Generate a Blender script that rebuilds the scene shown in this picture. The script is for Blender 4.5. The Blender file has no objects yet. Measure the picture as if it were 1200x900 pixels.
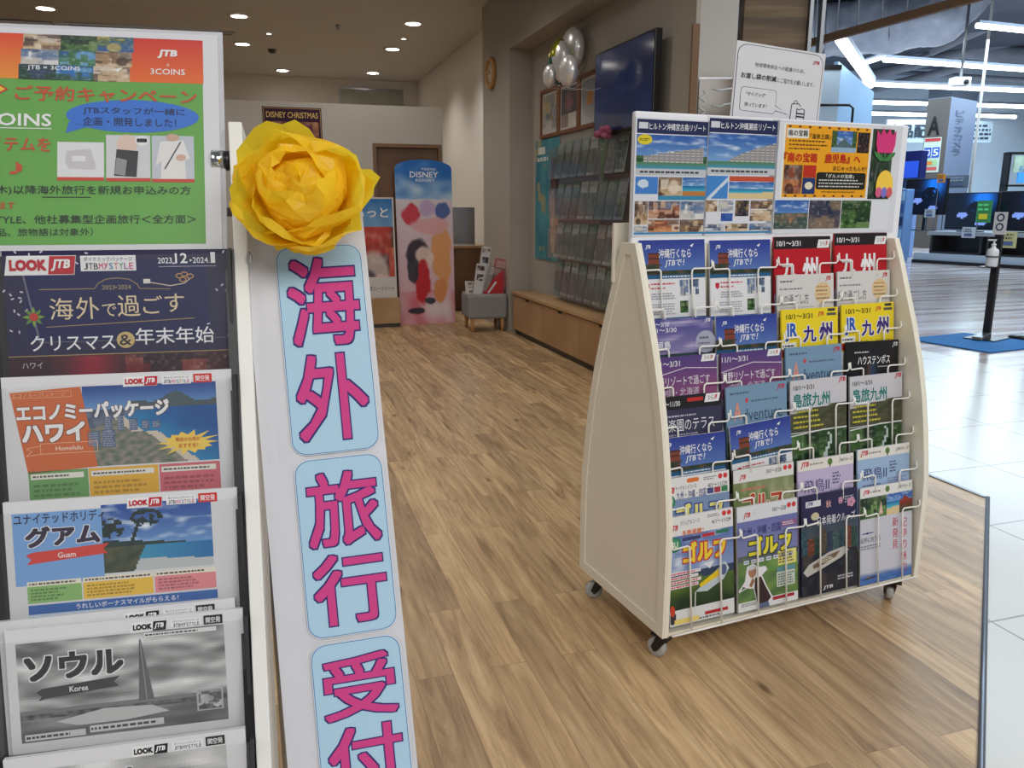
import bpy, math, random
from mathutils import Vector, Matrix, noise
R = math.radians
random.seed(7)
C = bpy.context.scene.collection
SC = bpy.context.scene

# ------------------------------------------------------------------ camera, world, lights, exposure
EYE = Vector((0, 0, 1.2))
FPX = 930.0
PITCH = math.atan2(206, FPX)
YAW = math.atan2(295, math.hypot(FPX, 206))
cam = bpy.data.objects.new('camera', bpy.data.cameras.new('camera'))
C.objects.link(cam)
cam.location = EYE
cam.rotation_euler = (math.pi / 2 - PITCH, 0, -YAW)
cam.data.sensor_width = 36
cam.data.lens = 36 * FPX / 1200
cam.data.clip_start = 0.02
cam.data.clip_end = 200
SC.camera = cam
SC.view_settings.view_transform = 'Standard'
SC.view_settings.look = 'None'
SC.view_settings.exposure = 0.0
SC.view_settings.gamma = 1.0
SC.view_settings.use_curve_mapping = False

world = bpy.data.worlds.new('world')
SC.world = world
world.use_nodes = True
world.node_tree.nodes['Background'].inputs[0].default_value = (0.80, 0.88, 1.0, 1)
world.node_tree.nodes['Background'].inputs[1].default_value = 0.16


def area(name, loc, sx, sy, power, col=(1, 1, 1), rot=(0, 0, 0)):
    l = bpy.data.lights.new(name, 'AREA')
    l.shape = 'RECTANGLE'
    l.size, l.size_y, l.energy, l.color = sx, sy, power, col
    o = bpy.data.objects.new(name, l)
    C.objects.link(o)
    o.location = loc
    o.rotation_euler = rot
    return o


area('mall_light', (5.2, -0.4, 4.8), 3.0, 7.0, 190, (1.0, 0.985, 0.96))
area('entrance_light', (1.0, -3.2, 3.6), 4.0, 1.6, 178, (1.0, 0.98, 0.95), (R(50), 0, 0))
area('side_fill_light', (-4.6, 0.2, 3.6), 3.0, 1.6, 62, (1.0, 0.98, 0.95), (R(50), 0, R(-72)))  # unseen fill lamp, added to brighten the rack's left-facing side panel
area('concourse_light', (8.5, 5.5, 4.8), 3.5, 6.0, 260, (0.80, 0.92, 1.0))
area('electronics_light', (16.5, 13.5, 4.7), 8.0, 9.0, 900, (0.66, 0.85, 1.0))
area('electronics_far_light', (20.5, 20.5, 4.4), 8.0, 7.0, 700, (0.66, 0.85, 1.0))
SPOT_W = 72
for lx, ly in ((-2.4, 7.0), (-1.0, 7.2), (0.45, 7.3), (1.3, 6.6), (1.2, 4.9), (1.2, 3.2), (-0.6, 5.2), (-2.2, 4.4), (-0.6, 3.0), (1.1, 8.0)):
    l = bpy.data.lights.new('shop_downlight', 'SPOT')
    l.energy, l.color, l.spot_size, l.spot_blend, l.shadow_soft_size = 32, (1.0, 0.95, 0.89), R(150), 0.9, .07
    lo = bpy.data.objects.new('shop_downlight', l)
    C.objects.link(lo)
    lo.location = (lx, ly, 3.16)
SPOT_COL = (1.0, 0.95, 0.88)

# ------------------------------------------------------------------ frames and pixels of the reference lens
FW = Vector((math.sin(YAW) * math.cos(PITCH), math.cos(YAW) * math.cos(PITCH), -math.sin(PITCH)))
RT = Vector((math.cos(YAW), -math.sin(YAW), 0))
UP = RT.cross(FW)


def ray(u, v):
    return FW + RT * ((u - 600) / FPX) + UP * ((450 - v) / FPX)


def at(u, v, t):
    return EYE + ray(u, v) * t


def at_z(u, v, z):
    d = ray(u, v)
    return EYE + d * ((z - EYE.z) / d.z)


def hit(M, u, v, y=0.0):
    """Local (x, z) of frame M where the sight line meets its plane at depth y."""
    Mi = M.inverted()
    o = Mi @ EYE
    d = Mi.to_3x3() @ ray(u, v)
    p = o + d * ((y - o.y) / d.y)
    return p.x, p.z


def frame(loc, yaw=0.0, lean=0.0, roll=0.0):
    return Matrix.Translation(loc) @ Matrix.Rotation(yaw, 4, 'Z') @ Matrix.Rotation(-lean, 4, 'X') @ Matrix.Rotation(-roll, 4, 'Y')


# ------------------------------------------------------------------ materials
def lin(c):
    return tuple(((x / 255) / 12.92 if x / 255 <= 0.04045 else ((x / 255 + 0.055) / 1.055) ** 2.4) for x in c[:3])


MATS = {}


def mat(name, col=(200, 200, 200), rough=0.5, metal=0.0, noise_amt=0.0, noise_scale=8.0, emit=0.0, trans=0.0, alpha=1.0, ior=1.45, bump=0.0, spec=0.5):
    if name in MATS:
        return MATS[name]
    m = bpy.data.materials.new(name)
    m.use_nodes = True
    nt = m.node_tree
    b = nt.nodes['Principled BSDF']
    c = lin(col)
    b.inputs['Base Color'].default_value = (*c, 1)
    b.inputs['Roughness'].default_value = rough
    b.inputs['Metallic'].default_value = metal
    b.inputs['IOR'].default_value = ior
    b.inputs['Specular IOR Level'].default_value = spec
    if trans:
        b.inputs['Transmission Weight'].default_value = trans
    b.inputs['Alpha'].default_value = alpha
    if emit:
        b.inputs['Emission Color'].default_value = (*c, 1)
        b.inputs['Emission Strength'].default_value = emit
    if noise_amt or bump:
        tc = nt.nodes.new('ShaderNodeTexCoord')
        n = nt.nodes.new('ShaderNodeTexNoise')
        n.inputs['Scale'].default_value = noise_scale
        n.inputs['Detail'].default_value = 5
        nt.links.new(tc.outputs['Object'], n.inputs['Vector'])
        if noise_amt:
            mx = nt.nodes.new('ShaderNodeMix')
            mx.data_type = 'RGBA'
            mx.inputs['A'].default_value = (*[x * (1 - noise_amt) for x in c], 1)
            mx.inputs['B'].default_value = (*[min(1, x * (1 + noise_amt)) for x in c], 1)
            nt.links.new(n.outputs['Fac'], mx.inputs['Factor'])
            nt.links.new(mx.outputs['Result'], b.inputs['Base Color'])
        if bump:
            bp = nt.nodes.new('ShaderNodeBump')
            bp.inputs['Strength'].default_value = bump
            nt.links.new(n.outputs['Fac'], bp.inputs['Height'])
            nt.links.new(bp.outputs['Normal'], b.inputs['Normal'])
    MATS[name] = m
    return m


def print_mat(name, rough, spec=0.5):
    m = bpy.data.materials.new(name)
    m.use_nodes = True
    nt = m.node_tree
    b = nt.nodes['Principled BSDF']
    a = nt.nodes.new('ShaderNodeVertexColor')
    a.layer_name = 'Col'
    nt.links.new(a.outputs['Color'], b.inputs['Base Color'])
    b.inputs['Roughness'].default_value = rough
    b.inputs['Specular IOR Level'].default_value = spec
    MATS[name] = m
    return m


PRINT = print_mat('glossy print', 0.38, 0.35)
MATTE = print_mat('matt print', 0.7, 0.25)


def clear_mat(name, tint, opacity, rough=0.08, haze=0.04):
    """thin clear plastic: mostly see-through with a gloss that grows at grazing angles"""
    m = bpy.data.materials.new(name)
    m.use_nodes = True
    nt = m.node_tree
    nt.nodes.clear()
    out = nt.nodes.new('ShaderNodeOutputMaterial')
    tr = nt.nodes.new('ShaderNodeBsdfTransparent')
    tr.inputs[0].default_value = (*tint, 1)
    gl = nt.nodes.new('ShaderNodeBsdfGlossy')
    gl.inputs['Roughness'].default_value = rough
    gl.inputs['Color'].default_value = (0.9, 0.9, 0.9, 1)
    fr = nt.nodes.new('ShaderNodeFresnel')
    fr.inputs[0].default_value = 1.4
    ad = nt.nodes.new('ShaderNodeMath')
    ad.operation = 'ADD'
    ad.inputs[1].default_value = opacity
    mx = nt.nodes.new('ShaderNodeMixShader')
    ge = nt.nodes.new('ShaderNodeNewGeometry')
    iv = nt.nodes.new('ShaderNodeMath')
    iv.operation = 'SUBTRACT'
    iv.inputs[0].default_value = 1
    nt.links.new(ge.outputs['Backfacing'], iv.inputs[1])
    mu = nt.nodes.new('ShaderNodeMath')
    mu.operation = 'MULTIPLY'
    nt.links.new(fr.outputs[0], mu.inputs[0])
    nt.links.new(iv.outputs[0], mu.inputs[1])
    nt.links.new(mu.outputs[0], ad.inputs[0])
    nt.links.new(ad.outputs[0], mx.inputs[0])
    nt.links.new(tr.outputs[0], mx.inputs[1])
    nt.links.new(gl.outputs[0], mx.inputs[2])
    df = nt.nodes.new('ShaderNodeBsdfDiffuse')
    df.inputs[0].default_value = (.85, .86, .88, 1)
    m2 = nt.nodes.new('ShaderNodeMixShader')
    m2.inputs[0].default_value = haze  # diffuse white mixed in to imitate reflections veiling the pane
    nt.links.new(mx.outputs[0], m2.inputs[1])
    nt.links.new(df.outputs[0], m2.inputs[2])
    nt.links.new(m2.outputs[0], out.inputs[0])
    MATS[name] = m
    return m


CLEAR = clear_mat('clear acrylic', (0.985, 0.985, 0.985), 0.005, 0.08, 0.015)
CLEAR_WALL = clear_mat('clear wall acrylic', (0.93, 0.94, 0.94), 0.01, 0.15, 0.02)


def wood_floor():
    m = bpy.data.materials.new('oak plank floor')
    m.use_nodes = True
    nt = m.node_tree
    L = nt.links.new
    b = nt.nodes['Principled BSDF']
    tc = nt.nodes.new('ShaderNodeTexCoord')
    mp = nt.nodes.new('ShaderNodeMapping')
    mp.inputs['Rotation'].default_value = (0, 0, R(90))
    L(tc.outputs['Object'], mp.inputs['Vector'])
    br = nt.nodes.new('ShaderNodeTexBrick')
    br.offset = 0.37
    br.offset_frequency = 2
    br.inputs['Color1'].default_value = (0, 0, 0, 1)
    br.inputs['Color2'].default_value = (1, 1, 1, 1)
    br.inputs['Mortar'].default_value = (0.5, 0.5, 0.5, 1)
    br.inputs['Scale'].default_value = 1
    br.inputs['Mortar Size'].default_value = 0.0007
    br.inputs['Mortar Smooth'].default_value = 0.1
    br.inputs['Brick Width'].default_value = 0.92
    br.inputs['Row Height'].default_value = 0.102
    L(mp.outputs['Vector'], br.inputs['Vector'])
    # grain: noise stretched along the plank, shifted per plank
    sc = nt.nodes.new('ShaderNodeVectorMath')
    sc.operation = 'MULTIPLY'
    sc.inputs[1].default_value = (1.9, 19, 1)
    L(mp.outputs['Vector'], sc.inputs[0])
    sh = nt.nodes.new('ShaderNodeVectorMath')
    sh.operation = 'MULTIPLY'
    sh.inputs[1].default_value = (19, 31, 9)
    L(br.outputs['Color'], sh.inputs[0])
    ad = nt.nodes.new('ShaderNodeVectorMath')
    L(sc.outputs[0], ad.inputs[0])
    L(sh.outputs[0], ad.inputs[1])
    n1 = nt.nodes.new('ShaderNodeTexNoise')
    n1.inputs['Scale'].default_value = 1.0
    n1.inputs['Detail'].default_value = 9
    n1.inputs['Roughness'].default_value = 0.66
    n1.inputs['Distortion'].default_value = 1.1
    L(ad.outputs[0], n1.inputs['Vector'])
    rp = nt.nodes.new('ShaderNodeValToRGB')
    e = rp.color_ramp.elements
    e[0].position, e[0].color = 0.27, (*lin((114, 91, 66)), 1)
    e[1].position, e[1].color = 0.72, (*lin((214, 188, 150)), 1)
    e.new(0.42).color = (*lin((170, 141, 106)), 1)
    e.new(0.55).color = (*lin((194, 165, 126)), 1)
    L(n1.outputs['Fac'], rp.inputs['Fac'])
    # per-plank tone
    mx = nt.nodes.new('ShaderNodeMix')
    mx.data_type = 'RGBA'
    mx.blend_type = 'MULTIPLY'
    mx.inputs['Factor'].default_value = 1
    r2 = nt.nodes.new('ShaderNodeValToRGB')
    r2.color_ramp.elements[0].color = (0.68, 0.66, 0.64, 1)
    r2.color_ramp.elements[1].color = (1.08, 1.06, 1.02, 1)
    L(br.outputs['Color'], r2.inputs['Fac'])
    L(rp.outputs['Color'], mx.inputs['A'])
    L(r2.outputs['Color'], mx.inputs['B'])
    # knots
    vo = nt.nodes.new('ShaderNodeTexVoronoi')
    vo.inputs['Scale'].default_value = 1.0
    k = nt.nodes.new('ShaderNodeVectorMath')
    k.operation = 'MULTIPLY'
    k.inputs[1].default_value = (2.2, 6.5, 1)
    L(mp.outputs['Vector'], k.inputs[0])
    L(k.outputs[0], vo.inputs['Vector'])
    kr = nt.nodes.new('ShaderNodeValToRGB')
    kr.color_ramp.elements[0].position, kr.color_ramp.elements[0].color = 0.03, (0.35, 0.3, 0.25, 1)
    kr.color_ramp.elements[1].position, kr.color_ramp.elements[1].color = 0.10, (1, 1, 1, 1)
    L(vo.outputs['Distance'], kr.inputs['Fac'])
    m3 = nt.nodes.new('ShaderNodeMix')
    m3.data_type = 'RGBA'
    m3.blend_type = 'MULTIPLY'
    m3.inputs['Factor'].default_value = 1
    L(mx.outputs['Result'], m3.inputs['A'])
    L(kr.outputs['Color'], m3.inputs['B'])
    s5 = nt.nodes.new('ShaderNodeVectorMath')
    s5.operation = 'MULTIPLY'
    s5.inputs[1].default_value = (2.6, 60, 1)
    L(mp.outputs['Vector'], s5.inputs[0])
    a5 = nt.nodes.new('ShaderNodeVectorMath')
    L(s5.outputs[0], a5.inputs[0])
    L(sh.outputs[0], a5.inputs[1])
    n5 = nt.nodes.new('ShaderNodeTexNoise')
    n5.inputs['Scale'].default_value = 1.0
    n5.inputs['Detail'].default_value = 6
    n5.inputs['Roughness'].default_value = 0.7
    L(a5.outputs[0], n5.inputs['Vector'])
    r5 = nt.nodes.new('ShaderNodeValToRGB')
    r5.color_ramp.elements[0].position, r5.color_ramp.elements[0].color = 0.30, (0.72, 0.68, 0.63, 1)
    r5.color_ramp.elements[1].position, r5.color_ramp.elements[1].color = 0.55, (1.05, 1.04, 1.02, 1)
    L(n5.outputs['Fac'], r5.inputs['Fac'])
    m5 = nt.nodes.new('ShaderNodeMix')
    m5.data_type = 'RGBA'
    m5.blend_type = 'MULTIPLY'
    m5.inputs['Factor'].default_value = 1
    L(m3.outputs['Result'], m5.inputs['A'])
    L(r5.outputs['Color'], m5.inputs['B'])
    # seams
    m4 = nt.nodes.new('ShaderNodeMix')
    m4.data_type = 'RGBA'
    L(br.outputs['Fac'], m4.inputs['Factor'])
    L(m5.outputs['Result'], m4.inputs['A'])
    m4.inputs['B'].default_value = (*lin((120, 94, 66)), 1)
    L(m4.outputs['Result'], b.inputs['Base Color'])
    b.inputs['Roughness'].default_value = 0.36
    b.inputs['Specular IOR Level'].default_value = 0.45
    bp = nt.nodes.new('ShaderNodeBump')
    bp.inputs['Strength'].default_value = 0.06
    L(n1.outputs['Fac'], bp.inputs['Height'])
    L(bp.outputs['Normal'], b.inputs['Normal'])
    return m


def tile_floor():
    m = bpy.data.materials.new('white floor tile')
    m.use_nodes = True
    nt = m.node_tree
    L = nt.links.new
    b = nt.nodes['Principled BSDF']
    tc = nt.nodes.new('ShaderNodeTexCoord')
    mp = nt.nodes.new('ShaderNodeMapping')
    mp.inputs['Location'].default_value = (-2.625, -2.21, 0)
    L(tc.outputs['Object'], mp.inputs['Vector'])
    br = nt.nodes.new('ShaderNodeTexBrick')
    br.offset = 0
    br.inputs['Color1'].default_value = (*lin((206, 206, 202)), 1)
    br.inputs['Color2'].default_value = (*lin((200, 201, 198)), 1)
    br.inputs['Mortar'].default_value = (*lin((120, 120, 118)), 1)
    br.inputs['Scale'].default_value = 1
    br.inputs['Mortar Size'].default_value = 0.0035
    br.inputs['Mortar Smooth'].default_value = 0
    br.inputs['Brick Width'].default_value = 0.625
    br.inputs['Row Height'].default_value = 0.575
    L(mp.outputs['Vector'], br.inputs['Vector'])
    L(br.outputs['Color'], b.inputs['Base Color'])
    b.inputs['Roughness'].default_value = 0.22
    return m


def streak_mat(name, c1, c2, c3, sx, sy, rough=0.3):
    """long soft streaks: veneers and the striped walkway"""
    m = bpy.data.materials.new(name)
    m.use_nodes = True
    nt = m.node_tree
    L = nt.links.new
    b = nt.nodes['Principled BSDF']
    tc = nt.nodes.new('ShaderNodeTexCoord')
    mp = nt.nodes.new('ShaderNodeMapping')
    mp.inputs['Scale'].default_value = (sx, sy, sx if sx > sy else sy)
    L(tc.outputs['Object'], mp.inputs['Vector'])
    n = nt.nodes.new('ShaderNodeTexNoise')
    n.inputs['Scale'].default_value = 1
    n.inputs['Detail'].default_value = 4
    L(mp.outputs['Vector'], n.inputs['Vector'])
    rp = nt.nodes.new('ShaderNodeValToRGB')
    e = rp.color_ramp.elements
    e[0].position, e[0].color = 0.33, (*lin(c1), 1)
    e[1].position, e[1].color = 0.68, (*lin(c3), 1)
    e.new(0.5).color = (*lin(c2), 1)
    L(n.outputs['Fac'], rp.inputs['Fac'])
    L(rp.outputs['Color'], b.inputs['Base Color'])
    b.inputs['Roughness'].default_value = rough
    MATS[name] = m
    return m


WHITE = mat('white painted board', (230, 224, 207), 0.42, noise_amt=0.02, noise_scale=3)
WHITE_EDGE = mat('white bar', (220, 219, 214), 0.4)
WIRE = mat('white coated wire', (236, 234, 228), 0.35)
BLACK = mat('black plastic', (24, 24, 26), 0.35)
DARK = mat('dark grey plastic', (52, 52, 54), 0.35)
CHROME = mat('chrome', (205, 205, 205), 0.15, 1.0)
STEEL = mat('grey steel', (150, 152, 155), 0.3, 0.8)
PAPERW = mat('white paper', (194, 194, 199), 0.5, noise_amt=0.03, noise_scale=25, bump=0.15)
GREYWALL = mat('grey wall paint', (158, 151, 142), 0.8, noise_amt=0.03, noise_scale=2)
PARTW = mat('pale grey partition paint', (172, 167, 160), 0.75, noise_amt=0.02, noise_scale=2)
WHITEWALL = mat('white wall paint', (208, 204, 198), 0.8, noise_amt=0.02, noise_scale=2)
CEIL = mat('ceiling paint', (176, 174, 170), 0.85)
VENEER = streak_mat('oak veneer', (146, 112, 76), (164, 128, 90), (180, 146, 106), 1.2, 1.2, 0.45)
VENEERD = streak_mat('brown veneer', (88, 58, 34), (104, 70, 42), (120, 84, 52), 1.5, 1.5, 0.5)
SLATWOOD = streak_mat('slatted wood', (92, 72, 52), (120, 95, 68), (146, 118, 86), 0.6, 9, 0.5)
WALK = streak_mat('striped walkway vinyl with painted sheen', (140, 108, 96), (184, 170, 166), (222, 222, 226), 0.5, 5.5, 0.16)  # brown stripes; palest tone paints bluish reflected light into the floor
LED = mat('led tube', (240, 250, 255), 0.4, emit=9)
DOWN = mat('downlight lens', (255, 248, 236), 0.4, emit=18)
GLASS_DARK = mat('screen glass', (8, 10, 18), 0.08)
FELT = mat('grey seat fabric', (132, 130, 128), 0.9, noise_amt=0.1, noise_scale=120)
LEGWOOD = mat('pale leg wood', (176, 132, 82), 0.5)
RED = mat('red card', (168, 24, 36), 0.5)
MATBLUE = mat('blue mat rubber', (36, 112, 178), 0.85, noise_amt=0.08, noise_scale=60)
FOIL = mat('foil wrapped duct', (176, 184, 198), 0.4, 0.2, noise_amt=0.3, noise_scale=4, bump=1.0)
PIPE = mat('ceiling pipe paint', (150, 158, 172), 0.5, noise_amt=0.15, noise_scale=4)
SLAB = mat('dark mall ceiling', (92, 100, 114), 0.9, noise_amt=0.35, noise_scale=1.2)
BEAMW = mat('brown beam laminate', (112, 84, 60), 0.55, noise_amt=0.12, noise_scale=6)
BLUEWALL = mat('pale blue shop wall', (196, 214, 230), 0.5, noise_amt=0.06, noise_scale=3)
TRIM = mat('floor edge metal', (120, 128, 140), 0.3, 0.7)


# ------------------------------------------------------------------ mesh collector
class MB:
    def __init__(s):
        s.v, s.f, s.mi, s.cl, s.sm = [], [], [], [], []

    def add(s, vs, fs, m=0, c=None, sm=False, M=None):
        b = len(s.v)
        s.v += [tuple(M @ Vector(p)) for p in vs] if M else [tuple(p) for p in vs]
        for i, f in enumerate(fs):
            s.f.append([b + k for k in f])
            s.mi.append(m)
            s.sm.append(sm)
            s.cl.append(c[i] if isinstance(c, list) else c)
        return s

    def box(s, x0, y0, z0, x1, y1, z1, m=0, c=None, M=None):
        v = [(x0, y0, z0), (x1, y0, z0), (x1, y1, z0), (x0, y1, z0), (x0, y0, z1), (x1, y0, z1), (x1, y1, z1), (x0, y1, z1)]
        return s.add(v, [(0, 3, 2, 1), (4, 5, 6, 7), (0, 1, 5, 4), (1, 2, 6, 5), (2, 3, 7, 6), (3, 0, 4, 7)], m, c, False, M)

    def prism(s, poly, lo, hi, axis='x', m=0, c=None, M=None):
        """poly is a counter-clockwise outline in the two other axes"""
        n = len(poly)
        P = {'x': lambda a, b, k: (k, a, b), 'y': lambda a, b, k: (a, k, b), 'z': lambda a, b, k: (a, b, k)}[axis]
        v = [P(a, b, lo) for a, b in poly] + [P(a, b, hi) for a, b in poly]
        f = [tuple(range(n))[::-1], tuple(range(n, 2 * n))] + [(i, (i + 1) % n, n + (i + 1) % n, n + i) for i in range(n)]
        return s.add(v, f, m, c, False, M)

    def ring(s, outer, inner, lo, hi, axis='x', m=0, c=None):
        n = len(outer)
        P = {'x': lambda a, b, k: (k, a, b), 'y': lambda a, b, k: (a, k, b), 'z': lambda a, b, k: (a, b, k)}[axis]
        v = [P(a, b, lo) for a, b in outer] + [P(a, b, lo) for a, b in inner] + [P(a, b, hi) for a, b in outer] + [P(a, b, hi) for a, b in inner]
        f = []
        for i in range(n):
            j = (i + 1) % n
            f += [(i, j, n + j, n + i), (2 * n + i, 3 * n + i, 3 * n + j, 2 * n + j), (i, 2 * n + i, 2 * n + j, j), (n + i, n + j, 3 * n + j, 3 * n + i)]
        return s.add(v, f, m, c)

    def tube(s, pts, r, seg=8, m=0, c=None, cap=True, closed=False):
        pts = [Vector(p) for p in pts]
        n = len(pts)
        rs = r if isinstance(r, (list, tuple)) else [r] * n
        vs, fs = [], []
        t0 = (pts[1] - pts[0]).normalized()
        nrm = t0.orthogonal().normalized()
        for i, p in enumerate(pts):
            a = pts[i - 1] if i else (pts[-1] if closed else pts[0])
            b = pts[(i + 1) % n] if (i < n - 1 or closed) else pts[-1]
            t = (b - a)
            t = t.normalized() if t.length > 1e-9 else t0
            nrm = (nrm - t * nrm.dot(t)).normalized()
            bn = t.cross(nrm)
            for k in range(seg):
                an = 2 * math.pi * k / seg
                vs.append(p + (nrm * math.cos(an) + bn * math.sin(an)) * rs[i])
        for i in range(n - (0 if closed else 1)):
            j = (i + 1) % n
            for k in range(seg):
                l = (k + 1) % seg
                fs.append((i * seg + k, i * seg + l, j * seg + l, j * seg + k))
        if cap and not closed:
            fs.append(tuple(range(seg))[::-1])
            fs.append(tuple(range((n - 1) * seg, n * seg)))
        return s.add(vs, fs, m, c, seg > 5)

    def cyl(s, p0, p1, r0, r1=None, seg=20, m=0, c=None):
        return s.tube([p0, p1], [r0, r0 if r1 is None else r1], seg, m, c)

    def lathe(s, prof, seg=24, m=0, c=None, M=None, cap=True):
        vs, fs = [], []
        for r, z in prof:
            for k in range(seg):
                a = 2 * math.pi * k / seg
                vs.append((r * math.cos(a), r * math.sin(a), z))
        for i in range(len(prof) - 1):
            for k in range(seg):
                l = (k + 1) % seg
                fs.append((i * seg + k, i * seg + l, (i + 1) * seg + l, (i + 1) * seg + k))
        if cap:
            fs.append(tuple(range(seg))[::-1])
            fs.append(tuple(range((len(prof) - 1) * seg, len(prof) * seg)))
        return s.add(vs, fs, m, c, True, M)

    def ball(s, ce, rx, ry, rz, nu=20, nv=12, m=0, c=None, fn=None):
        vs, fs = [], []
        for i in range(nv + 1):
            th = math.pi * i / nv
            for k in range(nu):
                ph = 2 * math.pi * k / nu
                d = Vector((math.sin(th) * math.cos(ph), math.sin(th) * math.sin(ph), math.cos(th)))
                q = fn(d) if fn else 1.0
                vs.append((ce[0] + d.x * rx * q, ce[1] + d.y * ry * q, ce[2] + d.z * rz * q))
        for i in range(nv):
            for k in range(nu):
                l = (k + 1) % nu
                fs.append((i * nu + k, (i + 1) * nu + k, (i + 1) * nu + l, i * nu + l))
        return s.add(vs, fs, m, c, True)

    def obj(s, name, mats, parent=None, bevel=0.0, M=None):
        me = bpy.data.meshes.new(name)
        me.from_pydata(s.v, [], s.f)
        for q in (mats if isinstance(mats, (list, tuple)) else [mats]):
            me.materials.append(q)
        me.polygons.foreach_set('material_index', s.mi)
        me.polygons.foreach_set('use_smooth', s.sm)
        if any(c is not None for c in s.cl):
            at_ = me.color_attributes.new('Col', 'FLOAT_COLOR', 'CORNER')
            buf = []
            for f, c in zip(s.f, s.cl):
                if c is None:
                    c = (0.8, 0.8, 0.8)
                if isinstance(c[0], (tuple, list)):
                    for k in range(len(f)):
                        buf += [*c[k], 1.0]
                else:
                    buf += [*c, 1.0] * len(f)
            at_.data.foreach_set('color', buf)
        me.update()
        o = bpy.data.objects.new(name, me)
        C.objects.link(o)
        if parent:
            o.parent = parent
        if M is not None:
            o.matrix_local = M
        if bevel:
            b = o.modifiers.new('bevel', 'BEVEL')
            b.width, b.segments, b.limit_method = bevel, 2, 'ANGLE'
        return o


def thing(name, label, cat, M=None, group=None):
    o = bpy.data.objects.new(name, None)
    C.objects.link(o)
    o.empty_display_size = 0.05
    if M is not None:
        o.matrix_world = M
    return tag(o, label, cat, group)


def tag(o, label, cat, group=None, kind=None):
    o['label'], o['category'] = label, cat
    if group:
        o['group'] = group
    if kind:
        o['kind'] = kind
    return o


def struct(o):
    o['kind'] = 'structure'
    return o


# ------------------------------------------------------------------ printed sheets
_TX = {}


def text_mesh(s, off):
    k = (s, off)
    if k not in _TX:
        cu = bpy.data.curves.new('t', 'FONT')
        cu.body, cu.offset, cu.resolution_u = s, off, 2
        o = bpy.data.objects.new('t', cu)
        me = o.to_mesh()
        _TX[k] = ([(v.co.x, v.co.y) for v in me.vertices], [tuple(p.vertices) for p in me.polygons])
        o.to_mesh_clear()
        bpy.data.objects.remove(o)
        bpy.data.curves.remove(cu)
    return _TX[k]


def mixc(a, b, t):
    t = max(0, min(1, t))
    return tuple(a[i] + (b[i] - a[i]) * t for i in range(3))


def nz(x, y, s=0.0):
    return noise.noise(Vector((x, y, s)))


INK = 0.86


def ink(c):
    return tuple(x * INK for x in lin(c))


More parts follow.
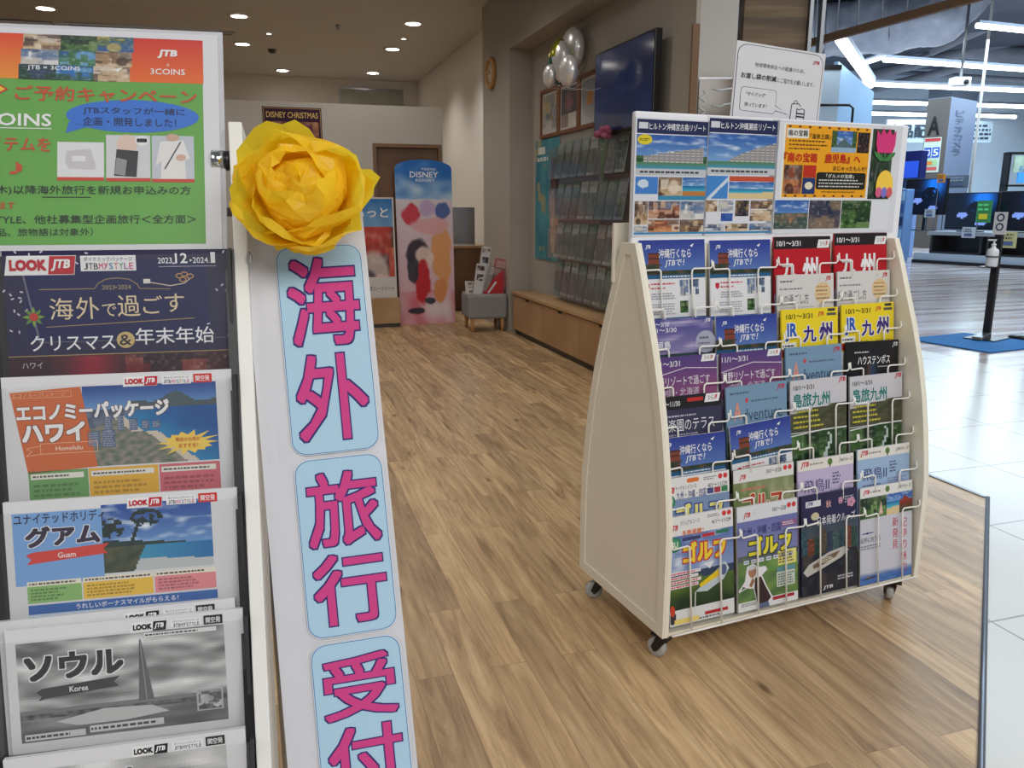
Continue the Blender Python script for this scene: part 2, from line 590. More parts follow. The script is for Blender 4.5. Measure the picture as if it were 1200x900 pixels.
class Sheet:
    """A printed sheet. Artwork is laid out in units across the width, x to the right and y down from the top edge."""

    def __init__(s, w, h, units, th=0.004, base=(225, 225, 225), dz=0.00012, edge=None, uh=None):
        s.w, s.h, s.k, s.dz, s.mb, s.uh = w, h, w / units, dz, MB(), h / (w / units)
        s.u = units
        s.ky = 1.0
        if uh:
            s.ky, s.uh = s.uh / uh, uh
        e = ink(edge or base)
        b = ink(base)
        s.mb.box(0, 0, 0, w, th, h, 0, [e, e, b, e, e, e])

    def P(s, x, y, l):
        return (x * s.k, -l * s.dz, s.h - y * s.k * s.ky)

    def rect(s, x0, y0, x1, y1, c, l=1):
        """c is one colour, or (top, bottom) for a printed blend"""
        if isinstance(c[0], (tuple, list)):
            a, b = ink(c[0]), ink(c[1])
            col = [(b, b, a, a)]
        else:
            col = [ink(c)]
        s.mb.add([s.P(x0, y1, l), s.P(x1, y1, l), s.P(x1, y0, l), s.P(x0, y0, l)], [(0, 1, 2, 3)], 0, col)

    def poly(s, pts, c, l=2):
        a = sum(pts[i][0] * pts[(i + 1) % len(pts)][1] - pts[(i + 1) % len(pts)][0] * pts[i][1] for i in range(len(pts)))
        if a > 0:
            pts = pts[::-1]
        s.mb.add([s.P(x, y, l) for x, y in pts], [tuple(range(len(pts)))], 0, [ink(c)])

    def ell(s, cx, cy, rx, ry, c, l=2, n=24):
        s.poly([(cx + rx * math.cos(2 * math.pi * i / n), cy + ry * math.sin(2 * math.pi * i / n)) for i in range(n)], c, l)

    def line(s, pts, w, c, l=2):
        for (xa, ya), (xb, yb) in zip(pts, pts[1:]):
            d = math.hypot(xb - xa, yb - ya) or 1
            nx, ny = -(yb - ya) / d * w / 2, (xb - xa) / d * w / 2
            s.poly([(xa + nx, ya + ny), (xb + nx, yb + ny), (xb - nx, yb - ny), (xa - nx, ya - ny)], c, l)

    def rrect(s, x0, y0, x1, y1, r, c, l=2):
        p = []
        for cx, cy, a0 in ((x1 - r, y1 - r, 0), (x0 + r, y1 - r, 90), (x0 + r, y0 + r, 180), (x1 - r, y0 + r, 270)):
            p += [(cx + r * math.cos(R(a0 + k * 15)), cy + r * math.sin(R(a0 + k * 15))) for k in range(7)]
        s.poly(p, c, l)

    def pic(s, x0, y0, x1, y1, fn, nx=24, ny=18, l=1):
        if nx < 20:
            nx, ny = int(nx * 1.8), int(ny * 1.8)
        vs, fs, cs = [], [], []
        for j in range(ny + 1):
            for i in range(nx + 1):
                vs.append(s.P(x0 + (x1 - x0) * i / nx, y0 + (y1 - y0) * j / ny, l))
        col = [[ink(fn((i + .5) / nx, (j + .5) / ny)) for i in range(nx)] for j in range(ny)]
        for j in range(ny):
            for i in range(nx):
                a = j * (nx + 1) + i
                fs.append((a + nx + 1, a + nx + 2, a + 1, a))
                cs.append(col[j][i])
        s.mb.add(vs, fs, 0, cs)

    def text(s, t, x0, y0, x1, y1, c, l=5, b=0.0, oc=None, ob=0.05, sh=0.0):
        """text fitted to the box; oc prints an outline below it; sh slants it"""
        v, f = text_mesh(t, 0.0)
        if not v:
            return
        ax, bx = min(p[0] for p in v) - b, max(p[0] for p in v) + b
        ay, by = min(p[1] for p in v) - b, max(p[1] for p in v) + b
        kx, ky = (x1 - x0) / max(1e-6, bx - ax), (y1 - y0) / max(1e-6, by - ay)
        for cc, off, ll in (((oc, b + ob, l - 1),) if oc else ()) + ((c, b, l),):
            if off <= 0:
                sh_ = [(0, 0)]
            elif off < .024:
                sh_ = [(0, 0)] + [(off * a, off * d) for a, d in ((-.7, -.7), (.7, -.7), (.7, .7), (-.7, .7))]
            else:
                m_ = 2
                sh_ = [(off * a / m_, off * d / m_) for a in range(-m_, m_ + 1) for d in range(-m_, m_ + 1)]
            for q, (du, dv) in enumerate(sh_):
                s.mb.add([s.P(x0 + (p[0] + du - ax) * kx + sh * (p[1] - ay) * ky, y1 - (p[1] + dv - ay) * ky, ll + q * .02) for p in v], f, 0, [ink(cc)] * len(f))

    def micro(s, x0, y0, x1, y1, rows, c, l=3, seed=0, fill=0.55):
        """lines of print too small to read"""
        rnd = random.Random(seed + int(x0 * 7 + y0))
        hgt = (y1 - y0) / rows
        for r in range(rows):
            x = x0
            end = x1 - (x1 - x0) * rnd.random() * 0.25
            while x < end:
                w = hgt * rnd.uniform(0.4, 1.3)
                s.rect(x, y0 + r * hgt + hgt * (1 - fill) / 2, min(end, x + w), y0 + (r + 1) * hgt - hgt * (1 - fill) / 2, c, l)
                x += w + hgt * rnd.uniform(0.18, 0.4)

    def obj(s, name, M, label, cat, group=None, m=None, parent=None):
        o = s.mb.obj(name, [m or PRINT], parent)
        if parent:
            o.matrix_local = M
        else:
            o.matrix_world = M
            tag(o, label, cat, group)
        return o


def logo(s, x0, y0, x1, y1, c=(205, 30, 50), l=5):
    s.text('JTB', x0, y0, x1, y1, c, l, 0.03, sh=0.25)


# picture painters: (u, v) from the top left -> colour
def sky(u, v, a=(48, 92, 170), b=(140, 185, 225), s=0.0, cl=0.5):
    n = nz(u * 4, v * 7, s) + 0.5 * nz(u * 9, v * 14, s + 3)
    return mixc(mixc(a, b, v), (235, 240, 245), max(0, n) * cl * 2)


def speckle(cols, sc=8, s=0.0):
    """a small out-of-focus photograph: soft ground with blocks and patches of the palette"""
    rnd = random.Random(int(s * 131 + sc * 17 + sum(cols[0])))
    n = len(cols)
    blocks = []
    for k in range(int(sc * 2.2)):
        w, h = rnd.uniform(.05, .34), rnd.uniform(.06, .36)
        blocks.append((rnd.uniform(-.1, 1), rnd.uniform(.1, 1.0), w, h, cols[rnd.randrange(n)], rnd.random() < .4))

    def f(u, v):
        c = mixc(cols[0], cols[-1], .5 + .5 * nz(u * 1.5, v * 2.0, s)) if v < .5 else mixc(cols[1], cols[min(2, n - 1)], v + .4 * nz(u * 3, v * 3, s + 2))
        for (x, y, w, h, cc, rd) in blocks:
            du, dv = (u - x) / w, (v - y) / h
            q = (1 - (du * du + dv * dv)) * 2 if rd else min(1 - abs(du), 1 - abs(dv)) * 5
            if q > 0:
                c = mixc(c, cc, min(.8, q))
        return mixc(c, (245, 240, 232), max(0, nz(u * sc * 1.7, v * sc * 1.7, s + 7)) * .45)
    return f


def hotel(s, left=True):
    def f(u, v):
        edge = 0.55 - 0.28 * (u if left else 1 - u)
        if left:
            top = 0.62 if u < 0.12 or u > 0.95 else 0.62 - 0.34 * max(0, (u - 0.12))
        else:
            top = 0.8 - 0.75 * max(0, u - 0.3) ** 0.7
        if v < top:
            return sky(u, v, s=s)
        if v < 0.8:
            if (left and 0.1 < u < 0.95) or (not left and u > 0.3):
                return mixc((205, 198, 192), (120, 118, 122), 0.5 + 0.5 * math.sin(v * 70)) if int(u * 40) % 3 else (150, 150, 152)
            return mixc((70, 110, 60), (40, 80, 50), nz(u * 9, v * 9, s) + .5)
        return mixc((90, 130, 80), (70, 150, 190), (v - 0.8) * 5)
    return f


def beach(s=0.0):
    def f(u, v):
        if v < 0.4:
            return sky(u, v * 2, s=s)
        if v < 0.7 - 0.1 * u:
            return mixc((30, 110, 170), (90, 190, 205), (v - 0.4) * 4)
        return (222, 198, 150)
    return f


ROOM = [(70, 50, 40), (150, 115, 80), (205, 180, 145), (120, 90, 70), (225, 210, 190)]
FOOD = [(60, 30, 25), (140, 70, 45), (200, 140, 90), (90, 50, 40), (225, 205, 180)]
LEAF = [(12, 30, 16), (34, 66, 30), (70, 110, 52), (20, 48, 26), (120, 150, 90)]
TOWN = [(60, 75, 110), (140, 150, 170), (200, 195, 185), (80, 110, 150), (225, 225, 225)]
NIGHT = [(14, 16, 30), (30, 34, 52), (70, 60, 60), (20, 24, 44), (150, 120, 80)]
A4W, A4H = 0.210, 0.297

# ------------------------------------------------------------------ brochure designs of the right-hand rack
WHT = (232, 232, 234)
NAVY = (40, 44, 96)


def badge(s, x0, y0, x1, y1):
    q = (x1 - x0) * 0.12
    s.poly([(x0 + q, y0), (x1, y0), (x1 - q, y1), (x0, y1)], (235, 235, 235), 2)
    s.text('エース', x0 + 2 * q, y0 + (y1 - y0) * .25, x0 + (x1 - x0) * .55, y1 - (y1 - y0) * .25, (60, 40, 50), 5, 0.02)
    logo(s, x0 + (x1 - x0) * .6, y0 + (y1 - y0) * .2, x1 - 2.2 * q, y1 - (y1 - y0) * .2, (200, 40, 60))


def d_okinawa():
    s = Sheet(A4W, A4H, 480, 0.006, WHT)

    def f(u, v):
        if v > 0.86 or (v > 0.7 and u < 0.35 - (v - .7)):
            return mixc((40, 62, 50), (92, 74, 56), nz(u * 9, v * 9, 1) + .5)
        if 0.12 < u < 0.3 and v > 0.34 + 0.6 * abs(u - 0.22):
            return (128, 66, 50) if (int(v * 18) % 3) else (84, 46, 40)
        return mixc((48, 62, 148), (96, 130, 190), v)
    s.pic(0, 0, 480, 215, f, 30, 22)
    logo(s, 45, 30, 78, 58, (240, 240, 245))
    s.text('沖縄行くなら', 140, 55, 375, 112, (245, 245, 245), 5, 0.012)
    s.text('JTBで！', 180, 120, 318, 168, (245, 245, 245), 5, 0.012, sh=0.2)
    s.poly([(368, 38), (398, 24), (385, 46)], (245, 245, 245), 3)
    s.rect(0, 212, 480, 236, (40, 96, 140), 2)
    s.micro(150, 216, 440, 232, 1, (220, 230, 235), 3)
    s.poly([(40, 266), (70, 266), (70, 294), (55, 306), (40, 294)], (196, 40, 60), 2)
    s.micro(80, 258, 275, 276, 1, (205, 80, 90), 2)
    s.micro(80, 284, 200, 302, 1, (205, 80, 90), 2)
    s.pic(288, 246, 350, 346, speckle(TOWN, 6, 2), 10, 12, 2)
    s.pic(362, 246, 430, 340, speckle([(60, 80, 110), (190, 200, 215), (230, 232, 236), (40, 60, 90)], 5, 4), 10, 12, 2)
    s.micro(80, 320, 280, 365, 3, (150, 150, 160), 2)
    s.pic(288, 376, 348, 450, speckle(LEAF, 6, 8), 9, 10, 2)
    s.micro(70, 385, 275, 460, 5, (165, 165, 172), 2)
    s.rect(0, 476, 480, 500, (40, 96, 140), 2)
    s.micro(60, 520, 440, 640, 6, (170, 170, 176), 2)
    return s


def d_kyushu():
    s = Sheet(A4W, A4H, 385, 0.006, (190, 26, 40))
    s.rect(0, 0, 385, 64, (38, 30, 34))
    s.text('10/1～3/31', 18, 22, 178, 50, (235, 235, 235), 5, 0.02)
    badge(s, 290, 18, 384, 62)
    s.text('九', 48, 110, 150, 232, (240, 240, 240), 5, 0.03)
    s.text('州', 190, 110, 298, 236, (240, 240, 240), 5, 0.03)
    s.rect(0, 300, 92, 420, (130, 170, 210), 2)
    s.pic(100, 290, 370, 500, speckle(TOWN, 5, 1), 14, 12, 2)
    return s


def d_tabi():
    s = Sheet(A4W, A4H, 375, 0.006, (218, 215, 212))
    s.micro(18, 26, 125, 42, 1, (120, 110, 110), 2)
    logo(s, 318, 14, 350, 42)
    s.micro(15, 66, 200, 80, 1, (130, 125, 125), 2)
    s.text('旅の過ごし方', 5, 100, 205, 152, (96, 92, 96), 5, -0.004)
    s.ell(300, 100, 56, 56, (222, 196, 150), 2)
    for k, (w, c) in enumerate(((40, (190, 120, 70)), (44, (120, 90, 60)), (38, (190, 110, 70)), (44, (120, 90, 60)))):
        s.micro(300 - w, 62 + k * 20, 300 + w, 74 + k * 20, 1, c, 3)
    s.rect(10, 168, 240, 170, (150, 150, 150), 2)
    s.micro(10, 180, 120, 192, 1, (150, 150, 150), 2)
    s.pic(0, 215, 375, 530, speckle(ROOM, 5, 4), 14, 12)
    return s


def d_jr():
    s = Sheet(A4W, A4H, 370, 0.006, (240, 214, 40))
    s.text('10/1～3/31', 30, 24, 200, 50, (60, 54, 30), 5, 0.015)
    logo(s, 235, 20, 272, 46, (214, 70, 60))
    s.rect(302, 6, 352, 20, (60, 60, 60), 2)
    s.rect(296, 28, 358, 42, (90, 90, 80), 2)
    s.text('JR', 25, 70, 98, 162, (34, 86, 176), 5, 0.03, WHT, 0.05)
    s.text('九', 140, 88, 226, 172, (58, 36, 120), 5, 0.03, WHT, 0.05)
    s.text('州', 246, 76, 332, 166, (58, 36, 120), 5, 0.03, WHT, 0.05)
    s.rect(0, 168, 94, 200, (236, 236, 230), 2)
    s.micro(6, 176, 88, 192, 1, (60, 60, 80), 3)
    s.rect(0, 202, 370, 238, (190, 60, 46), 2)
    s.text('21,300～41,300', 70, 198, 352, 240, (244, 220, 60), 6, 0.03, (90, 70, 20), 0.04)
    s.rect(0, 245, 370, 520, (236, 236, 236), 1)
    return s


def d_adventure():
    s = Sheet(A4W, A4H, 315, 0.006, (122, 154, 182))
    s.micro(20, 22, 118, 36, 1, (80, 96, 120), 2)
    logo(s, 264, 12, 300, 36, (200, 50, 70))
    s.text('A', 36, 66, 76, 140, (226, 150, 128), 5, 0.02)
    s.ell(105, 62, 8, 10, (205, 70, 80), 3)
    s.micro(128, 62, 285, 74, 1, (90, 104, 126), 2)
    s.text('dventure', 84, 98, 288, 150, (66, 84, 108), 5, 0.0)
    s.micro(100, 165, 260, 178, 1, (90, 104, 126), 2)
    s.pic(0, 230, 315, 445, speckle(LEAF, 5, 7), 12, 12)
    return s


def d_huis():
    s = Sheet(A4W, A4H, 300, 0.006, (30, 28, 32), edge=(60, 58, 60))

    def f(u, v):
        a = math.exp(-((u - .5) / .12) ** 2) * min(1, v * 1.2)
        b = math.exp(-((u - .38) / .07) ** 2) * min(1, v * 1.2)
        return mixc(mixc((30, 28, 34), (70, 130, 190), a), (206, 120, 60), b * .7)
    s.pic(60, 40, 240, 300, f, 24, 18)
    s.text('ハウステンボス', 64, 62, 250, 100, (236, 236, 236), 5, 0.015)
    s.micro(46, 40, 145, 52, 1, (190, 190, 190), 2)
    s.micro(180, 108, 262, 116, 1, (180, 180, 180), 2)
    logo(s, 262, 10, 290, 32, (220, 220, 220))
    return s


def d_shima():
    s = Sheet(A4W, A4H, 310, 0.006, (206, 204, 210))
    s.text('10/1～3/31', 16, 22, 128, 42, (70, 66, 70), 5, 0.01)
    logo(s, 264, 4, 300, 28)

    def f(u, v):
        if v < .35 + .25 * nz(u * 3, 2, 1) - .25 * u:
            return mixc((206, 204, 212), (176, 178, 190), v)
        return mixc((96, 90, 66), (58, 66, 46), nz(u * 8, v * 8, 2) + .5)
    s.pic(0, 95, 310, 222, f, 24, 14)
    s.text('島旅九州', 14, 56, 216, 116, (22, 118, 112), 5, 0.025, (228, 228, 232), 0.03)
    for k in range(4):
        s.micro(16, 128 + k * 22, 186, 142 + k * 22, 1, (206, 196, 60), 3, k)
    s.line([(0, 236), (180, 222), (310, 222)], 5, (228, 228, 228), 3)

    def g(u, v):
        if abs(u - .66 - .05 * math.sin(v * 9)) < .02 + .04 * v * v and v > .05:
            return (196, 208, 206)
        return speckle(LEAF, 7, 3)(u, v)
    s.pic(0, 226, 310, 438, g, 26, 20)
    return s


def d_asuka(field):
    s = Sheet(A4W, A4H, 280, 0.005, field)
    s.rect(0, 0, 280, 42, (232, 228, 220))
    logo(s, 14, 8, 52, 32)
    s.micro(60, 14, 130, 26, 1, (150, 140, 130), 2)
    s.ell(160, 20, 12, 13, (96, 128, 62), 3)
    s.rect(157, 28, 163, 40, (110, 84, 54), 3)
    s.text('JTBクルーズ', 205, 12, 272, 30, (70, 70, 80), 5, 0.01, sh=0.2)
    s.text('飛鳥II', 30, 80, 156, 130, (56, 58, 112), 5, 0.0)
    s.micro(172, 62, 214, 112, 4, (90, 92, 130), 2)
    s.micro(30, 145, 130, 155, 1, (90, 92, 130), 2)
    s.micro(160, 130, 270, 160, 3, (130, 130, 160), 2)
    return s


def d_cruise():
    s = Sheet(A4W, A4H, 310, 0.008, (40, 38, 76))

    def f(u, v):
        c = speckle(NIGHT, 7, 6)(u, v)
        if v < .45:
            k = int(u * 9)
            hgt = .12 + .2 * abs(nz(k * 3.7, 1, 2))
            if v > hgt:
                pal = [(70, 110, 120), (176, 84, 40), (60, 96, 76), (120, 100, 70), (60, 80, 110), (90, 130, 120)]
                return mixc(pal[k % 6], (20, 26, 40), .25 + .5 * (nz(u * 40, v * 40, 1) + .3))
            return mixc((60, 76, 96), (90, 84, 76), v * 2)
        return mixc(c, (16, 22, 38), .6)
    s.pic(0, 118, 310, 438, f, 36, 36)
    s.rect(24, 26, 106, 52, (226, 224, 232), 2)
    logo(s, 30, 30, 60, 48, (60, 60, 120))
    s.text('秋', 134, 34, 164, 66, (226, 178, 176), 5, 0.01)
    s.text('春', 202, 28, 230, 58, (226, 170, 186), 5, 0.01)
    s.micro(240, 26, 296, 60, 3, (170, 168, 190), 2)
    s.ell(75, 94, 22, 17, (206, 196, 160), 2)
    s.text('日本発着クルーズ', 86, 98, 300, 138, (232, 230, 236), 5, 0.005)
    for k in range(5):
        s.ell(276 + 14 * math.cos(k * 1.257), 58 + 13 * math.sin(k * 1.257), 10, 10, (214, 150, 178), 3, 12)
    s.poly([(8, 330), (40, 300), (150, 262), (236, 250), (262, 268), (220, 296), (110, 330), (30, 352)], (196, 194, 186), 2)
    s.poly([(60, 306), (150, 274), (214, 264), (190, 288), (100, 318), (64, 322)], (120, 96, 74), 3)
    s.micro(90, 280, 180, 304, 3, (224, 220, 200), 4)
    s.micro(200, 372, 290, 396, 2, (200, 200, 205), 3)
    logo(s, 116, 408, 170, 426, (220, 220, 225))
    return s


def d_kii():
    s = Sheet(A4W, A4H, 265, 0.005, (206, 206, 216))
    s.rect(0, 0, 265, 38, (234, 232, 228))
    logo(s, 12, 10, 42, 30)
    s.micro(50, 14, 112, 26, 1, (150, 140, 130), 2)
    s.ell(136, 18, 11, 12, (96, 128, 62), 3)
    s.text('JTBクルーズ', 188, 10, 256, 28, (70, 70, 80), 5, 0.01, sh=0.2)
    s.pic(0, 40, 66, 120, speckle(LEAF, 5, 1), 8, 9)
    s.pic(66, 40, 132, 120, speckle(LEAF, 5, 4), 8, 9)
    s.poly([(104, 60), (114, 110), (92, 110)], (226, 190, 170), 2)
    s.pic(132, 40, 198, 120, beach(3), 8, 9)
    s.pic(198, 40, 265, 120, lambda u, v: sky(u, v, s=2) if v < .4 else mixc((150, 50, 40), (70, 84, 50), (v - .4) * 1.8), 8, 9)
    s.poly([(202, 76), (228, 54), (258, 78)], (156, 60, 46), 2)
    s.ell(34, 176, 5, 5, (56, 60, 120), 3)
    s.rect(10, 174, 64, 178, (56, 60, 120), 2)
    s.text('紀伊に向う船', 2, 190, 100, 212, (110, 110, 118), 5)
    s.micro(2, 220, 110, 240, 2, (130, 130, 140), 2)
    for k, ch in enumerate('紀伊の魅力'):
        s.text(ch, 206, 142 + k * 44, 238, 178 + k * 44, (206, 62, 84), 5)
    for k, ch in enumerate('新発見'):
        s.text(ch, 162, 134 + k * 44, 192, 170 + k * 44, (206, 62, 84), 5)

    def f(u, v):
        return mixc((196, 200, 214), (60, 96, 164), v * 2.2 + .35 * nz(u * 5, v * 8, 3)) if v < .4 else mixc((56, 100, 172), (96, 134, 196), nz(u * 6, v * 14, 4) + .4)
    s.pic(0, 330, 265, 375, f, 20, 12)
    s.poly([(20, 352), (78, 346), (72, 354), (26, 358)], (70, 70, 84), 2)
    s.rect(34, 342, 50, 350, (120, 120, 130), 2)
    return s


def d_ishigaki():
    s = Sheet(A4W, A4H, 400, 0.006, (120, 120, 160))

    def f(u, v):
        if v < .55:
            return mixc(mixc((74, 70, 140), (150, 140, 180), v * 1.6), (200, 190, 214), max(0, nz(u * 3, v * 8, 2)) * 1.4)
        if v < .63 + .05 * u:
            return (52, 74, 78)
        return mixc((70, 130, 150), (52, 104, 112), v + .3 * nz(u * 5, v * 5, 3))
    s.pic(0, 0, 400, 330, f, 26, 24)
    s.text('11/1～3/30', 4, 14, 135, 38, (232, 230, 240), 5, 0.015)
    s.text('11/1～3/30', 10, 44, 178, 68, (232, 230, 240), 5, 0.015)
    logo(s, 352, 8, 384, 30, (236, 236, 240))
    s.text('石垣島', 10, 112, 140, 152, (238, 238, 240), 5, 0.02)
    s.ell(356, 128, 62, 58, (170, 172, 190), 2)
    s.micro(318, 98, 396, 116, 1, (90, 90, 110), 3)
    s.micro(310, 128, 396, 144, 1, (110, 110, 130), 3)
    return s


def d_hoshino():
    s = Sheet(A4W, A4H, 330, 0.006, (128, 70, 120))

    def f(u, v):
        return mixc(mixc((84, 66, 128), (150, 78, 122), v * 1.5), (196, 110, 130), max(0, u * v - .2))
    s.pic(0, 0, 330, 300, f, 16, 16)
    s.text('11/1～3/31', 4, 18, 142, 42, (232, 228, 236), 5, 0.015)
    badge(s, 248, 0, 326, 30)
    s.line([(0, 84), (170, 50), (330, 62)], 3.5, (220, 210, 220), 3)
    s.text('星野リゾートで過ごす', 6, 84, 292, 124, (236, 230, 236), 5, 0.005)
    s.text('沖縄・北海道', 38, 134, 236, 170, (226, 214, 226), 5, 0.0)
    s.pic(0, 200, 330, 466, speckle(TOWN, 4, 6), 12, 12)
    return s


def d_rakuen():
    s = Sheet(A4W, A4H, 330, 0.006, (58, 58, 84))
    s.rect(0, 0, 330, 56, (34, 32, 36))
    s.text('11/1～11/30', 6, 20, 120, 42, (230, 230, 230), 5, 0.015)
    s.rect(156, 12, 236, 28, (196, 52, 46), 2)
    badge(s, 242, 2, 326, 38)
    s.micro(24, 78, 250, 90, 1, (190, 190, 206), 2)
    s.text('楽園のテラス', 60, 96, 292, 150, (232, 232, 238), 5, 0.0)
    s.micro(60, 158, 240, 170, 1, (170, 170, 190), 2)

    def f(u, v):
        return mixc((62, 62, 88), (120, 124, 150), max(0, v + nz(u * 4, v * 4, 3) - .3))
    s.pic(0, 176, 330, 300, f, 14, 10)
    return s


def golf_head(s, w, h, x=10):
    s.rect(0, 0, w, h, (232, 231, 230), 2)
    logo(s, x, h * .42, x + 36, h * .78)
    s.ell(w - 46, h * .22, 11, 11, (214, 60, 66), 3)
    s.ell(w - 20, h * .22, 11, 11, (214, 60, 66), 3)
    s.text('4/1～11/29', w - 110, h * .48, w - 12, h * .68, (80, 70, 80), 5, 0.01)
    s.micro(w - 130, h * .14, w - 64, h * .32, 2, (110, 110, 120), 3)


def su(s, x, y, r):
    s.ell(x, y, r, r, (40, 120, 86), 4)
    s.ell(x, y, r * .84, r * .84, (70, 150, 110), 5)
    s.text('SU', x - r * .5, y - r * .4, x + r * .5, y + r * .4, (235, 238, 210), 6, 0.03)


def d_golf_blue():
    s = Sheet(A4W, A4H, 325, 0.006, (128, 150, 186))
    golf_head(s, 325, 92)
    s.rrect(112, 10, 172, 28, 8, (226, 118, 56), 3)
    s.text('トーナメントコース', 58, 36, 158, 54, (70, 70, 90), 5)
    s.text('九州・沖縄・四国', 60, 60, 206, 94, (52, 56, 130), 5, 0.01)
    for k, c in enumerate(((70, 80, 130), (170, 60, 70), (60, 130, 84))):
        s.rect(212 + k * 36, 64, 244 + k * 36, 88, c, 3)
    su(s, 26, 98, 28)
    s.text('ゴルフ', 56, 114, 290, 200, (236, 226, 130), 6, 0.045, (44, 66, 150), 0.06)
    s.pic(0, 205, 325, 458, speckle(LEAF, 5, 11), 12, 10)
    return s


def d_golf_green():
    s = Sheet(A4W, A4H, 330, 0.006, (120, 110, 84))
    s.pic(0, 55, 330, 466, speckle([(90, 120, 60), (150, 150, 110), (120, 90, 66), (170, 160, 130)], 5, 2), 18, 16)
    s.rect(0, 0, 330, 58, (226, 226, 224), 2)
    logo(s, 30, 24, 62, 50)
    s.text('10/1～3/28', 178, 16, 260, 34, (90, 80, 80), 5, 0.01)
    s.ell(282, 20, 11, 11, (214, 60, 66), 3)
    s.ell(308, 20, 11, 11, (214, 60, 66), 3)
    s.micro(40, 82, 200, 100, 1, (196, 120, 96), 2)
    s.text('ゴルフ', 46, 112, 262, 196, (186, 62, 46), 6, 0.035, (226, 206, 180), 0.05)
    return s


def d_golf_red():
    s = Sheet(A4W, A4H, 330, 0.007, (228, 228, 228))

    def f(u, v):
        if v < .52:
            return sky(u, v, (92, 116, 178), (176, 196, 220), 5, .5)
        if v < .62 - .04 * math.sin(u * 6):
            return (52, 66, 96)
        return mixc((96, 124, 52), (34, 52, 34), (v - .6) * 2.4 + .5 * nz(u * 5, v * 5, 3))
    s.pic(0, 62, 330, 400, f, 30, 30)
    golf_head(s, 330, 82)
    s.text('カジュアルコース', 62, 20, 158, 38, (70, 70, 90), 5)
    s.text('多数掲載！', 70, 62, 178, 86, (226, 106, 44), 6, 0.02)
    s.rect(72, 94, 162, 108, (66, 64, 110), 3)
    s.rect(170, 92, 234, 106, (196, 52, 60), 3)
    s.rect(240, 88, 306, 102, (50, 124, 86), 3)
    su(s, 32, 118, 32)
    s.text('ゴルフ', 72, 118, 290, 206, (244, 214, 60), 6, 0.045, (206, 44, 52), 0.06)
    s.poly([(176, 220), (228, 216), (206, 248)], (232, 232, 236), 3)
    for k in range(4):
        s.rect(6, 236 + k * 19, 160 - 14 * (k % 2), 250 + k * 19, (232, 222, 226), 3)
        s.micro(10, 237 + k * 19, 154 - 14 * (k % 2), 249 + k * 19, 1, (214, 70, 96), 4, k)
    s.poly([(130, 336), (286, 228), (306, 262), (276, 306), (190, 344)], (196, 206, 214), 3)
    s.poly([(152, 306), (252, 256), (254, 286), (156, 322)], (236, 204, 40), 4)
    s.ell(276, 264, 17, 24, (86, 100, 140), 5)
    s.line([(130, 336), (124, 444)], 5, (220, 220, 214), 3)
    s.ell(14, 400, 12, 24, (206, 72, 50), 4)
    s.rect(2, 412, 30, 456, (60, 56, 60), 3)
    s.rrect(22, 440, 146, 462, 4, (238, 214, 120), 4)
    s.rect(176, 432, 296, 446, (190, 44, 48), 4)
    s.micro(6, 448, 322, 463, 1, (120, 120, 126), 3)
    return s


